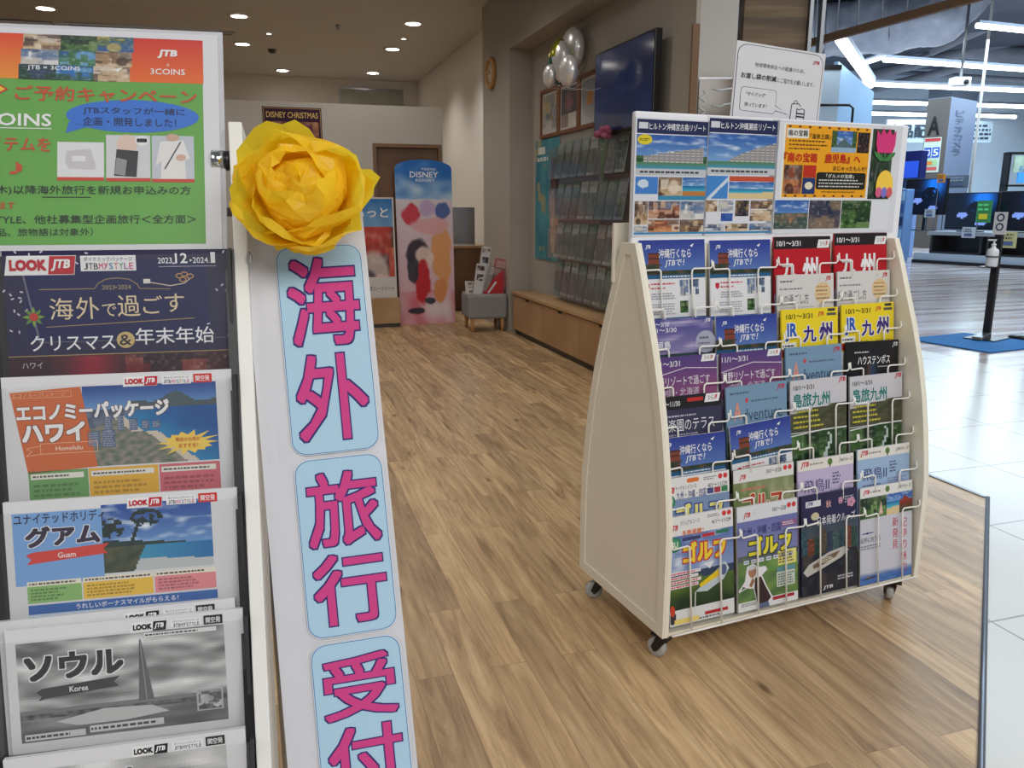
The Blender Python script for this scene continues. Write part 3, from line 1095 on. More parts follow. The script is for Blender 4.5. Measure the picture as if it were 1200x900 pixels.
def d_golf_player():
    s = Sheet(A4W, A4H, 310, 0.008, (228, 228, 228))

    def f(u, v):
        if v < .42:
            return mixc((112, 118, 176), (130, 134, 178), v * 2)
        if v < .5:
            return mixc((96, 110, 90), (84, 92, 120), nz(u * 8, v * 8, 2) + .5)
        if v < .68 and u > .5:
            return mixc((120, 156, 84), (100, 140, 70), nz(u * 4, v * 9, 1) + .5)
        return mixc((120, 152, 78), (84, 116, 70), nz(u * 5, v * 9, 3) + .6)
    s.pic(0, 60, 310, 400, f, 28, 28)
    s.rect(0, 0, 310, 62, (224, 226, 230), 2)
    logo(s, 30, 26, 62, 52)
    s.text('10/1～3/28', 180, 22, 250, 40, (90, 80, 100), 5, 0.01)
    s.ell(266, 24, 11, 11, (214, 60, 66), 3)
    s.ell(291, 24, 11, 11, (214, 60, 66), 3)
    s.text('九州・沖縄・四国', 24, 88, 222, 126, (52, 52, 116), 5, 0.01)
    s.rect(226, 86, 304, 112, (150, 96, 140), 2)
    s.micro(232, 90, 298, 108, 2, (226, 214, 226), 3)
    s.text('ゴルフ', 56, 134, 276, 214, (236, 222, 60), 6, 0.045, (52, 64, 60), 0.06)
    for k in range(7):
        s.rect(30 + k * 38, 226, 56 + k * 38, 242, (220, 222, 232), 3)
        s.micro(34 + k * 38, 229, 53 + k * 38, 239, 1, (110, 116, 170), 4, k)
    # golfer in full swing
    s.poly([(2, 348), (34, 312), (46, 252), (78, 244), (104, 262), (140, 264), (150, 280), (122, 300), (146, 350), (176, 402), (160, 426), (96, 430), (78, 350), (48, 344), (24, 332), (6, 358)], (232, 232, 234), 3)
    s.poly([(86, 306), (116, 304), (140, 352), (168, 402), (152, 416), (98, 420), (82, 350)], (62, 44, 46), 4)
    s.ell(72, 276, 20, 26, (176, 128, 100), 4)
    s.poly([(50, 268), (56, 252), (80, 250), (94, 264), (70, 270)], (206, 208, 214), 5)
    s.poly([(56, 332), (74, 300), (84, 318), (66, 344)], (160, 112, 86), 4)
    s.poly([(92, 268), (140, 268), (138, 282), (100, 298)], (238, 238, 240), 4)
    s.line([(4, 352), (58, 336)], 4, (230, 230, 230), 5)
    s.poly([(98, 420), (152, 416), (160, 438), (100, 440)], (96, 110, 140), 4)
    s.rect(206, 212, 302, 274, (236, 226, 130), 3)
    s.micro(210, 218, 298, 268, 4, (120, 110, 80), 4)
    s.rect(200, 282, 296, 300, (96, 150, 160), 3)
    s.rect(198, 302, 294, 366, (206, 214, 200), 3)
    s.micro(204, 308, 290, 362, 5, (110, 120, 120), 4)
    s.rect(0, 400, 310, 439, (230, 230, 230), 2)
    s.rect(176, 404, 290, 418, (176, 40, 54), 3)
    s.micro(14, 404, 160, 420, 2, (120, 120, 124), 3)
    return s


# ------------------------------------------------------------------ the setting
WOODF = wood_floor()
TILEF = tile_floor()
mb = MB()
mb.add([(-7, -4, -.0015), (5.4, -4, -.0015), (5.4, 26, -.0015), (-7, 26, -.0015)], [(0, 1, 2, 3)])
struct(mb.obj('floor_tile', TILEF))
mb = MB()
mb.add([(5.4, -4, -.0015), (34, -4, -.0015), (34, 34, -.0015), (5.4, 34, -.0015)], [(0, 1, 2, 3)])
struct(mb.obj('floor_walkway', WALK))
edge = [(2.865, 15), (2.865, 2.70), (2.870, 2.445), (1.435, 1.148), (-0.4, -0.52), (-7, -0.52), (-7, 15)]
mb = MB()
mb.prism(edge[::-1], -.02, 0.0, 'z')
struct(mb.obj('floor_wood', WOODF))
mb = MB()
mb.box(2.855, 2.45, -.01, 2.873, 6, .004)
mb.tube([(2.872, 2.445, 0), (1.435, 1.148, 0), (-.4, -.52, 0)], .0085, 6)
struct(mb.obj('trim_1', TRIM))

# ceilings
mb = MB()
mb.box(-7, 1.5, 3.195, 2.9, 13.6, 3.3)
struct(mb.obj('ceiling', CEIL))
mb = MB()
mb.box(2.9, 3.5, 6.2, 34, 34, 6.3)
struct(mb.obj('ceiling_mall', SLAB))

# right wall of the shop: column, beam over the recess, recess back, white wall beyond
mb = MB()
mb.box(2.29, 7.474, 0, 2.9, 8.42, 2.637)
mb.box(2.29, 4.44, 2.637, 2.53, 8.42, 3.195)
mb.box(2.5, 4.44, 0, 2.53, 7.474, 2.637)
struct(mb.obj('wall_right', GREYWALL))
mb = MB()
mb.box(2.56, 8.42, 0, 2.9, 13.6, 3.195)
struct(mb.obj('wall_beyond', WHITEWALL))
mb = MB()
mb.box(-7, 13.5, 0, 2.56, 13.6, 3.195)
struct(mb.obj('wall_back', WHITEWALL))
mb = MB()
mb.box(-7.1, 2, 0, -7, 13.6, 3.195)
struct(mb.obj('wall_left', WHITEWALL))
# pale partition with a brown doorway
mb = MB()
mb.box(-5, 8.45, 0, 1.13, 8.56, 2.215)
mb.box(1.13, 8.45, 1.845, 1.86, 8.56, 2.215)
mb.box(1.845, 8.45, 0, 1.86, 8.56, 1.845)
struct(mb.obj('wall_partition', PARTW))
mb = MB()
mb.box(1.13, 8.44, 0, 1.165, 8.56, 1.845)
mb.box(1.165, 8.44, 1.81, 1.845, 8.56, 1.845)
mb.box(1.81, 8.44, 0, 1.845, 8.56, 1.81)
d1 = struct(mb.obj('door_1', BEAMW))
mb = MB()
mb.box(1.165, 8.50, 0, 1.81, 8.54, 1.81)
mb.obj('door_leaf', VENEERD, d1)
mb = MB()
mb.box(2.475, 4.425, 0, 2.52, 4.44, 2.25)
struct(mb.obj('trim_2', BEAMW))
mb = MB()
mb.box(2.55, 8.43, 0, 2.56, 13.5, .08)
mb.box(-5, 8.44, 0, 1.0, 8.45, .07)
struct(mb.obj('baseboard_back', DARK))

# the hatch high on the back wall
t = thing('wall_hatch', 'square grey hatch panel high on the far back wall under the ceiling', 'hatch', frame((1.35, 13.5, 2.62)))
mb = MB()
mb.box(0, -.02, 0, .95, 0, .42)
mb.obj('hatch_panel', mat('hatch glass', (150, 152, 140), 0.12), t)
mb = MB()
mb.ring([(-.03, -.03), (.98, -.03), (.98, .45), (-.03, .45)], [(0, 0), (.95, 0), (.95, .42), (0, .42)], -.03, 0, 'y')
mb.obj('hatch_frame', STEEL, t)

# downlights
LAMPS = [((280, 18), 'recessed ceiling downlight nearest the entrance, left of the centre row'), ((284, 51), 'recessed ceiling downlight right above the poster edge, second of the left row'),
         ((331, 82), 'third recessed downlight of the left row, near the back wall'), ((437, 85), 'recessed downlight of the right row closest to the back wall hatch'),
         ((460, 57), 'middle recessed downlight of the right row'), ((484, 27), 'recessed ceiling downlight nearest the clock column'),
         ((53, 9), 'recessed ceiling downlight at the far left above the green poster')]
for (px, lab) in LAMPS:
    p = at_z(*px, 3.195)
    t = thing('downlight', lab, 'ceiling light', Matrix.Translation(p), 'recessed ceiling downlights')
    mb = MB()
    mb.lathe([(.082, -.012), (.112, -.012), (.116, -.004), (.116, 0), (.082, 0)], 24, cap=False)
    mb.obj('trim_ring', WHITEWALL, t)
    mb = MB()
    mb.lathe([(.001, -.010), (.082, -.010), (.082, -.002), (.001, -.002)], 24)
    mb.obj('lens', DOWN, t)
    l = bpy.data.lights.new('downlight_beam', 'SPOT')
    l.energy, l.color, l.spot_size, l.spot_blend, l.shadow_soft_size = SPOT_W, SPOT_COL, R(125), 0.8, .07
    lo = bpy.data.objects.new('downlight_beam', l)
    C.objects.link(lo)
    lo.parent = t
    lo.location = (0, 0, -.03)
for k, (px, lab) in enumerate([((315, 39), 'tiny bright spotlight between the two left downlight rows'), ((473, 45), 'tiny bright spotlight beside the right downlight row')]):
    p = at_z(*px, 3.195)
    t = thing('mini_spotlight', lab, 'ceiling light', Matrix.Translation(p), 'tiny ceiling spotlights')
    mb = MB()
    mb.lathe([(.025, -.008), (.04, -.008), (.04, 0), (.025, 0)], 16, cap=False)
    mb.obj('trim_ring', WHITEWALL, t)
    mb = MB()
    mb.lathe([(.001, -.006), (.026, -.006), (.026, -.002), (.001, -.002)], 16)
    mb.obj('lens', DOWN, t)
p = at_z(319, 58, 3.195)
mb = MB()
mb.lathe([(.05, -.01), (.06, 0), (.02, 0)][::-1] + [(.045, -.035), (.02, -.05)], 18, M=Matrix.Translation(p))
tag(mb.obj('smoke_detector', DARK), 'small dark smoke detector on the ceiling between the left downlights', 'smoke detector')
p = at_z(396, 29, 3.195)
mb = MB()
mb.lathe([(.022, 0), (.022, -.02), (.012, -.05), (.004, -.06)], 14, M=Matrix.Translation(p))
tag(mb.obj('sprinkler_head', STEEL), 'small sprinkler head alone in the middle of the ceiling', 'sprinkler')
# ceiling vent slot and inspection hatch
a, b = at_z(75, 26, 3.195), at_z(275, 36, 3.195)
t = thing('ceiling_vent', 'long narrow ceiling vent slot above the green poster', 'vent', Matrix.Translation((0, 0, 3.195)))
mb = MB()
mb.box(a.x, a.y - .05, -.02, b.x, a.y + .25, 0)
mb.obj('vent_frame', CEIL, t, .004)
mb = MB()
mb.box(a.x + .04, a.y, -.024, b.x - .04, a.y + .06, -.018)
mb.obj('slot', BLACK, t)
c = at_z(20, 30, 3.195)
t = thing('inspection_hatch', 'square inspection hatch in the ceiling at the far left', 'hatch', Matrix.Translation((c.x, c.y, 3.195)))
mb = MB()
mb.ring([(-.75, -.32), (.42, -.32), (.42, .42), (-.75, .42)], [(-.72, -.29), (.39, -.29), (.39, .39), (-.72, .39)], -.008, 0, 'z')
mb.obj('hatch_frame', DARK, t)
mb = MB()
mb.box(-.72, -.29, -.004, .39, .39, 0)
mb.obj('hatch_panel', CEIL, t)

# ------------------------------------------------------------------ right-hand brochure rack
TH = 0.102
MR = frame((0.946, 1.707, 0), TH)
RW, RD, ZB, ZT = 0.938, 0.471, 0.082, 1.111
rack = thing('brochure_rack', 'cream rolling brochure rack with wire pockets and pointed arch side panels', 'brochure rack', MR)
half = [(.0, .30), (.003, .40), (.012, .47), (.024, .55), (.043, .65), (.068, .75), (.104, .86), (.142, .96), (.175, 1.05), (.2005, ZT)]
outl = [(0, ZB)] + half + [(RD - y, z) for y, z in half[::-1]] + [(RD, ZB)]


def inset(poly, d):
    n = len(poly)
    out = []
    for i in range(n):
        p0, p1, p2 = Vector(poly[i - 1]), Vector(poly[i]), Vector(poly[(i + 1) % n])
        a, b_ = (p1 - p0).normalized(), (p2 - p1).normalized()
        na, nb = Vector((a.y, -a.x)), Vector((b_.y, -b_.x))
        m_ = (na + nb).normalized()
        out.append(tuple(p1 + m_ * (d / max(.35, m_.dot(na)))))
    return out


inn = inset(outl, .032)
for x0, x1, s0, s1 in ((0.006, .02, 0, .006), (RW - .02, RW - .006, RW - .006, RW)):
    mb = MB()
    mb.prism(outl, x0, x1, 'x')
    mb.ring(outl, inn, s0, s1, 'x')
    mb.obj('side_panel', WHITE, rack, .0015)
mb = MB()
mb.box(.02, .23, ZB + .02, RW - .02, .241, ZT)
mb.obj('centre_board', WHITE, rack)
mb = MB()
mb.box(.02, .01, ZB - .004, RW - .02, RD - .01, ZB + .006)
mb.obj('bottom_shelf', WHITE, rack, .001)
ROWY = [.222, .197, .170, .142, .113, .086, .060, .035]
LEAN = math.atan(.12)
COLX = [.0235 + .2245 * k for k in range(4)]
ROWZ = [1.100, .995, .888, .783, .678, .573, .468, .365]


def rk(u, v, y):
    return hit(MR, u, v, y)


# wire pockets: two bent wire brackets per pocket
TOPV = [[281, 281, 277, 273], [0, 0, 321, 317], [373, 369, 361, 355], [417, 411, 405, 398], [463, 451, 443, 438], [510, 497, 0, 0], [556, 546, 535, 522], [601, 589, 576, 566]]
TOPU = [[784, 872, 944, 1018], [790, 876, 950, 1020], [798, 880, 955, 1023], [802, 881, 956, 1031], [806, 886, 963, 1033], [812, 888, 967, 1036], [818, 897, 971, 1040], [821, 901, 976, 1047]]
WZ = [[rk(TOPU[r][c_], TOPV[r][c_], ROWY[r])[1] if TOPV[r][c_] else None for c_ in range(4)] for r in range(8)]
for r in range(8):
    for c_ in range(4):
        if WZ[r][c_] is None:
            WZ[r][c_] = (WZ[r - 1][c_] + WZ[r + 1][c_]) / 2
for r in range(8):
    for c_ in range(4):
        zt = WZ[r][c_] - .077
        y = ROWY[r] - .0125 - .077 * .12
        zb_ = ZB + .008 if r == 7 else (zt - .15 if (r, c_) in ((0, 0), (0, 1), (4, 2), (4, 3)) else zt - .05)
        dy = -.12 * (zt - zb_)
        x0 = .0205 + .2242 * c_
        w = .2242
        rr = .0025
        for sx in (0, 1):
            mb = MB()
            f = (lambda q: x0 + q * w) if sx == 0 else (lambda q: x0 + (1 - q) * w)
            pts = [(f(.012), y - .004, zt + .022), (f(.012), y - .008, zt + .006), (f(.03), y - .006, zt), (f(.25), y, zt), (f(.275), y, zt - .004), (f(.28), y, zt - .012), (f(.28), y + dy + .001, zb_)]
            mb.tube(pts, rr, 6)
            mb.obj('wire_bracket', WIRE, rack)
        if r == 7:
            mb = MB()
            mb.tube([(x0, y + dy, zb_ + .004), (x0 + w, y + dy, zb_ + .004)], rr * 1.2, 6)
            mb.obj('base_wire', WIRE, rack)

# casters
for (cx, cy, turn) in ((.030, .035, .35), (RW - .078, .03, -.7), (.045, RD - .06, 1.2), (RW - .06, RD - .06, .6)):
    ca = MB()
    ca.box(-.026, -.026, -.008, .026, .026, 0)
    ca.cyl((0, 0, -.018), (0, 0, -.006), .016)
    for sx in (-1, 1):
        ca.prism([(-.016, -.018), (.018, -.018), (.032, -.05), (.022, -.062), (.012, -.056)], sx * .0135 - .0012, sx * .0135 + .0012, 'x')
    ca.box(-.0145, -.016, -.02, .0145, .018, -.017)
    co = ca.obj('caster', BLACK, rack, M=Matrix.Translation((cx, cy, ZB - .004)) @ Matrix.Rotation(turn, 4, 'Z'))
    w_ = MB()
    w_.lathe([(.006, -.010), (.022, -.0112), (.0265, -.009), (.0275, 0), (.0265, .009), (.022, .0112), (.006, .010)], 28, M=Matrix.Translation((0, .021, -.0505)) @ Matrix.Rotation(math.pi / 2, 4, 'Y'))
    w_.obj('wheel', mat('grey caster wheel', (168, 168, 165), 0.4), co)
    if cx > .5 and cy < .1:
        b_ = MB()
        b_.box(-.008, .042, -.060, .008, .064, -.055)
        b_.obj('brake_lever', mat('clear lever', (205, 205, 205), .3), co)

# header board standing on the rack top
hx0, hz0 = rk(738, 281, .2355)
hx1, _ = rk(1050, 274, .2355)
_, hz1 = rk(744, 130, .2355)
mb = MB()
mb.box(hx0, .2265, ZT - .01, hx1, .2465, hz1)
mb.obj('header_board', mat('white header board', (228, 229, 233), .4), rack, .006)
mb = MB()
mb.box(hx0 - .01, .30, ZT - .11, hx0 + .34, .312, ZT + .05)
mb.box(hx0 + .1, .245, ZT - .04, hx0 + .25, .30, ZT - .02)
mb.obj('rear_display_tray', WHITE, rack, .002)

# brochures, one per pocket, where the photo shows them
B = 'brochures in the right-hand wire rack'
D = {}


def place(key, fn, r, c_, pv, lab, dx=0.0, roll=0.0, pull=0.0):
    """pv is the pixel (u, v) of the middle of the top edge"""
    if key not in D:
        D[key] = fn()
        src = None
    sh = D[key]
    y = ROWY[r] - pull
    th = 0.008
    x, z = rk(pv[0], pv[1], y)
    x = COLX[c_] + dx
    L = Matrix.Translation((x, y, z)) @ Matrix.Rotation(-LEAN, 4, 'X') @ Matrix.Rotation(roll, 4, 'Y') @ Matrix.Translation((0, 0, -A4H))
    if 'me_' + key in D:
        o = bpy.data.objects.new('brochure', D['me_' + key])
        C.objects.link(o)
        tag(o, lab, 'brochure', B)
        o.matrix_world = MR @ L
    else:
        o = sh.obj('brochure', MR @ L, lab, 'brochure', B)
        D['me_' + key] = o.data
    return o


place('oki', d_okinawa, 0, 0, (784, 281), 'dark blue Okinawa brochure with a red gate, top row far left pocket')
place('oki', d_okinawa, 0, 1, (872, 281), 'dark blue Okinawa brochure, top row beside the red Kyushu brochure', .002)
place('kyu', d_kyushu, 0, 2, (944, 277), 'red brochure with big white characters, left one of the red pair')
place('kyu', d_kyushu, 0, 3, (1018, 273), 'red brochure with big white characters, right one of the red pair')
place('tab', d_tabi, 1, 2, (950, 321), 'white brochure with a tan circle under the left red brochure')
place('tab', d_tabi, 1, 3, (1020, 317), 'white brochure with a tan circle under the right red brochure')
place('ish', d_ishigaki, 2, 0, (798, 373), 'purple sky and teal sea brochure with a pale circle, left column')
place('oki', d_okinawa, 2, 1, (880, 369), 'dark blue Okinawa brochure beside the purple sky island brochure', -.002)
place('jrk', d_jr, 2, 2, (955, 361), 'yellow train trip brochure, left one of the yellow pair')
place('jrk', d_jr, 2, 3, (1023, 355), 'yellow train trip brochure, right one of the yellow pair')
place('hos', d_hoshino, 3, 0, (802, 417), 'purple brochure with a white roof line, in the far left column')
place('hos', d_hoshino, 3, 1, (881, 411), 'purple brochure with a white roof line, left of the pale blue brochure')
place('adv', d_adventure, 3, 2, (956, 405), 'pale blue brochure with an English title, below a yellow brochure')
place('hui', d_huis, 3, 3, (1031, 398), 'black brochure with a glowing tower and white characters', .004, .02)
place('rak', d_rakuen, 4, 0, (806, 463), 'dark brochure with black band and red tag, far left column')
place('adv', d_adventure, 4, 1, (886, 451), 'pale blue brochure with an English title, above a tilted Okinawa brochure', 0, -.02)
place('shi', d_shima, 4, 2, (963, 443), 'island brochure with teal characters over green forest, left one of two')
place('shi', d_shima, 4, 3, (1033, 438), 'island brochure with teal characters over green forest, right one of two')
place('oki', d_okinawa, 5, 0, (812, 510), 'dark blue Okinawa brochure above the white golf brochure, left column')
place('oki', d_okinawa, 5, 1, (888, 497), 'dark blue Okinawa brochure tilted up to the right, below the pale blue one', 0, -.06)
place('gbl', d_golf_blue, 6, 0, (818, 556), 'golf brochure with blue outlined title, second from the bottom in the left column')
place('ggr', d_golf_green, 6, 1, (897, 546), 'golf brochure with red title on a green and brown photo')
place('asl', lambda: d_asuka((196, 182, 214)), 6, 2, (971, 535), 'lilac cruise brochure with a white band and small tree')
place('asb', lambda: d_asuka((160, 186, 218)), 6, 3, (1040, 522), 'light blue cruise brochure with a white band and small tree')
place('gre', d_golf_red, 7, 0, (821, 601), 'golf brochure with red outlined title, bottom row far left')
place('gpl', d_golf_player, 7, 1, (901, 589), 'golf brochure showing a golfer in mid swing, bottom row')
place('cru', d_cruise, 7, 2, (976, 576), 'dark navy cruise brochure with a ship in a night harbour, bottom row')
place('kii', d_kii, 7, 3, (1047, 566), 'white and blue sea brochure with vertical red characters, bottom row right end')

# sheets on the header board
HY = .2245


def hsheet(px0, px1, units, base, uh, th=.002):
    (xa, za), (xb, zb2) = rk(px0[0], px0[1], HY), rk(px1[0], px1[1], HY)
    s = Sheet(xb - xa, za - zb2, units, th, base, 0.00025, None, uh)
    return s, MR @ Matrix.Translation((xa, HY, zb2))


def hotel_sheet(px0, px1, title, left, seed):
    s, M = hsheet(px0, px1, 270, (222, 224, 232), 466)
    H_ = s.uh
    s.rect(6, 6, 262, 60, (36, 44, 84))
    s.rect(12, 18, 44, 42, (214, 216, 224), 2)
    s.text(title, 48, 18, 252, 46, (236, 236, 240), 4, 0.012)
    s.pic(6, 64, 262, 196, hotel(seed, left), 40, 26)
    if left:
        s.ell(34, 84, 26, 20, (226, 206, 50), 3)
        s.micro(16, 78, 52, 90, 2, (90, 80, 30), 4)
    s.rect(6, 196, 262, 222, (196, 200, 204), 2)
    s.micro(20, 202, 240, 216, 1, (60, 64, 70), 3)
    if left:
        s.pic(6, 228, 86, 296, lambda u, v: (206, 222, 236) if (u - .35) ** 2 + (v - .4) ** 2 < .06 else (70, 130, 206), 12, 10)
        s.pic(88, 228, 174, 318, speckle(ROOM, 4, 1), 12, 12)
        s.pic(176, 228, 262, 318, lambda u, v: beach(1)(u, v) if v < .6 else (190, 126, 62), 12, 12)
        s.rect(88, 302, 262, 320, (60, 140, 176), 2)
    else:
        s.pic(6, 228, 86, 318, lambda u, v: (206, 222, 236) if abs(u - v * -.8 - .2 + .6 * (1 - v)) < .12 or abs(u + v - 1.1) < .1 else (70, 136, 206), 14, 14)
        s.rect(90, 228, 262, 248, (200, 84, 56), 2)
        s.pic(90, 250, 262, 318, beach(4), 20, 12)
    if left:
        tiles = [(6, 326, 54, 420, ROOM), (56, 326, 170, 396, [(80, 40, 30), (160, 90, 60), (206, 170, 140), (120, 150, 190)]), (172, 326, 262, 396, TOWN), (6, 426, 54, 452, TOWN), (56, 400, 170, 452, FOOD), (172, 400, 262, 452, ROOM)]
    else:
        tiles = [(6, 326, 50, 372, ROOM), (54, 326, 110, 372, TOWN), (118, 326, 170, 390, NIGHT), (176, 326, 262, 360, ROOM), (66, 378, 110, 410, [(30, 70, 150), (50, 90, 170)]), (176, 364, 262, 410, ROOM), (6, 420, 80, 452, TOWN), (84, 420, 170, 452, ROOM), (176, 420, 262, 452, TOWN)]
    kq = (H_ - 8) / 460
    for q, (x0, y0, x1, y1, pal) in enumerate(tiles):
        s.pic(x0, y0 * kq, x1, y1 * kq, speckle(pal, 5, q + seed), 12, 10)
    s.rect(6, 452 * kq, 262, 460 * kq, (60, 140, 190), 2)
    return s, M


s, M = hotel_sheet((745, 137), (826, 276), 'ヒルトン沖縄宮古島リゾート', True, 1.0)
s.obj('hotel_sheet', M, 'hotel sheet with a yellow spot and long building, left end of the header board', 'poster', 'sheets on the rack header')
s, M = hotel_sheet((830, 136), (905, 275), 'ヒルトン沖縄瀬底リゾート', False, 3.0)
s.obj('hotel_sheet', M, 'hotel sheet with a curved white building, middle of the header board', 'poster', 'sheets on the rack header')
# kagoshima sheet (zoom units 680 across)
s, M = hsheet((906, 140), (1046, 272), 740, (222, 224, 230), 700)
s.rect(60, 16, 560, 480, (236, 236, 232))
s.rect(72, 24, 548, 470, (240, 168, 34), 2)
for k in range(9):
    s.ell(92 + k * 54, 34, 8, 7, (110, 60, 30), 3, 10)
    s.ell(92 + k * 54, 460, 8, 7, (110, 60, 30), 3, 10)
s.rect(78, 46, 196, 104, (236, 236, 226), 3)
s.text('南の宝箱', 84, 54, 190, 92, (40, 36, 36), 6, 0.02)
s.text('「温泉王国」', 204, 74, 318, 104, (60, 40, 20), 6, 0.01)
for k in range(3):
    s.micro(92, 112 + k * 24, 316, 128 + k * 24, 1, (100, 66, 24), 4, k)


def volc(u, v):
    if v > .78:
        return (150, 180, 206)
    if v > .35 + 1.1 * abs(u - .5) and v > .3:
        return (86, 110, 116)
    if u < .22 or u > .85 or v > .65:
        return mixc((40, 70, 40), (90, 120, 70), nz(u * 12, v * 12, 2) + .5)
    return sky(u, v, s=3)


s.pic(326, 48, 468, 182, volc, 24, 22, 3)
s.pic(474, 52, 544, 182, speckle([(30, 24, 24), (120, 60, 40), (50, 34, 30), (206, 120, 80), (40, 30, 30)], 4, 2), 14, 18, 3)
s.text('『南の宝箱　鹿児島』へ', 70, 192, 500, 252, (196, 44, 30), 6, 0.025)
s.text('おじゃったもんせ！', 345, 268, 540, 300, (50, 40, 30), 6, 0.015)
s.pic(76, 268, 176, 448, speckle(FOOD, 4, 6), 14, 20, 3)
s.rect(180, 268, 252, 344, (190, 52, 30), 3)
s.rect(180, 346, 252, 448, (40, 60, 110), 3)
s.ell(216, 396, 22, 24, (236, 226, 200), 4)
s.rrect(256, 310, 540, 418, 14, (34, 34, 30), 4)
s.text('「グルメの宝庫」', 310, 320, 470, 346, (236, 236, 226), 6, 0.01)
for k in range(3):
    s.micro(270, 352 + k * 20, 530, 366 + k * 20, 1, (214, 214, 206), 6, k)
s.micro(290, 428, 520, 440, 1, (70, 50, 20), 4)
s.pic(562, 24, 690, 478, speckle([(30, 40, 36), (52, 70, 50), (40, 54, 46), (70, 92, 66)], 5, 3), 14, 24, 1)
H_ = s.uh
s.pic(40, 488, 226, H_ - 30, lambda u, v: sky(u, v, s=1) if v < .45 else speckle([(120, 110, 90), (176, 120, 84), (60, 80, 76)], 6, 3)(u, v), 22, 18)
s.pic(230, 488, 412, H_ - 30, speckle([(40, 46, 66), (70, 66, 80), (130, 110, 90), (50, 56, 76)], 7, 4), 22, 18)
s.pic(416, 488, 590, H_ - 30, speckle(LEAF, 6, 5), 20, 18)
s.rect(594, 488, 700, H_ - 20, (228, 230, 236), 1)
s.obj('travel_sheet', M, 'orange and dark green sheet of southern Kyushu on the right of the header board', 'poster', 'sheets on the rack header')

# cut-out stickers on the board edge, plain flower and plain chick-yellow shape
x, z = rk(1038, 165, .222)
t = thing('tulip_sticker', 'pink tulip cut-out with two green leaves on the header board corner', 'sticker', MR @ Matrix.Translation((x, .2215, z)))
k = .0029
mb = MB()
mb.prism([(-10, -12), (10, -12), (13, -4), (13, 10), (8, 5), (4, 12), (0, 6), (-5, 12), (-8, 5), (-13, 10), (-13, -4)], -.0016, 0, 'y', M=Matrix.Diagonal((k, 1, k, 1)))
mb.obj('blossom', mat('pink card', (206, 52, 116), .5), t)
mb = MB()
for sx in (-1, 1):
    mb.prism([(sx * a, b) for a, b in ((0, -20), (6, -20), (13, -15), (15, -11), (8, -12), (2, -17))][::sx], -.0012, 0, 'y', M=Matrix.Diagonal((k, 1, k, 1)))
mb.prism([(-1, -20), (1, -20), (1, -12), (-1, -12)], -.0012, 0, 'y', M=Matrix.Diagonal((k, 1, k, 1)))
mb.obj('leaf', mat('green card', (60, 122, 64), .5), t)
x, z = rk(1036, 216, .222)
t = thing('egg_sticker', 'yellow egg-shaped cut-out with a coloured base below the pink tulip', 'sticker', MR @ Matrix.Translation((x, .2215, z)))
mb = MB()
mb.prism([(11.5 * math.cos(R(q)), 15 * math.sin(R(q)) - 1) for q in range(-20, 201, 10)], -.0016, 0, 'y', M=Matrix.Diagonal((k, 1, k, 1)))
mb.obj('yellow_body', mat('yellow card', (236, 196, 70), .5), t)
for q, cc in enumerate(((206, 90, 130), (120, 110, 190), (206, 90, 90))):
    mb = MB()
    mb.ball((0, 0, 0), 4.6 * k, .0016, 5.5 * k, 14, 8)
    mb.obj('bead', mat('bead card ' + str(q), cc, .5), t, M=Matrix.Translation(((-7.4 + 7.4 * q) * k, -.0012, -8 * k)))

# notice standing behind the header
MN = MR @ Matrix.Translation((0, .252, 0)) @ Matrix.Rotation(R(2.6), 4, 'Y')
(xa, za), (xb, zb2) = hit(MN, 864, 47), hit(MN, 968, 63)
_, zbot = hit(MN, 857, 142)
s = Sheet(.25, .36, 620, .003, (222, 222, 226), .0003, None, 1180)
s.rrect(10, 14, 608, 1170, 66, (40, 40, 44), 1)
s.rrect(14, 18, 604, 1166, 63, (222, 222, 226), 2)
logo(s, 530, 60, 574, 88, (190, 30, 60), 5)
s.text('地球環境保全への配慮のため、', 130, 128, 480, 158, (90, 90, 92), 5, 0.0)
s.text('お渡し袋の削減', 44, 204, 286, 244, (36, 36, 38), 5, 0.022)
s.text('にご協力をお願いします。', 292, 210, 556, 244, (80, 80, 82), 5, 0.0)
s.rrect(52, 300, 300, 466, 24, (40, 40, 44), 3)
s.rrect(55, 303, 297, 463, 22, (222, 222, 226), 4)
s.poly([(290, 398), (392, 460), (284, 440)], (40, 40, 44), 3)
s.poly([(286, 402), (382, 455), (284, 436)], (222, 222, 226), 5)
s.text('"マイバッグ"', 88, 332, 224, 360, (40, 40, 44), 6, 0.008)
s.text('持っています！', 84, 404, 236, 434, (40, 40, 44), 6, 0.008)
s.line([(408, 492), (412, 380), (430, 372), (444, 376), (462, 372), (478, 390)], 5, (40, 40, 44), 4)
s.line([(408, 492), (508, 492), (508, 412), (486, 404), (470, 416), (452, 408), (452, 492)], 5, (40, 40, 44), 4)
s.line([(424, 384), (430, 356), (446, 352), (454, 376)], 4, (40, 40, 44), 4)
s.rect(452, 436, 508, 446, (40, 40, 44), 4)
s.rect(452, 458, 508, 468, (40, 40, 44), 4)
o = s.obj('bag_notice', Matrix.Identity(4), 'white notice sheet with a speech bubble and small bag drawing behind the header board', 'notice')
wid = xb - xa
kq = wid / .25
o.matrix_world = MN @ Matrix.Translation((xa, 0, za - .36 * kq)) @ Matrix.Diagonal((kq, 1, kq, 1))

# ------------------------------------------------------------------ left brochure stand (leaning front)
P0 = Vector((-0.034, 0.817, 1.163))
ML = frame(P0, R(-5.51), R(19.6))
stand = thing('brochure_stand', 'white leaning brochure stand with dark clear-fronted pockets at the left', 'brochure rack', ML)
FLOORV = -P0.z / .942


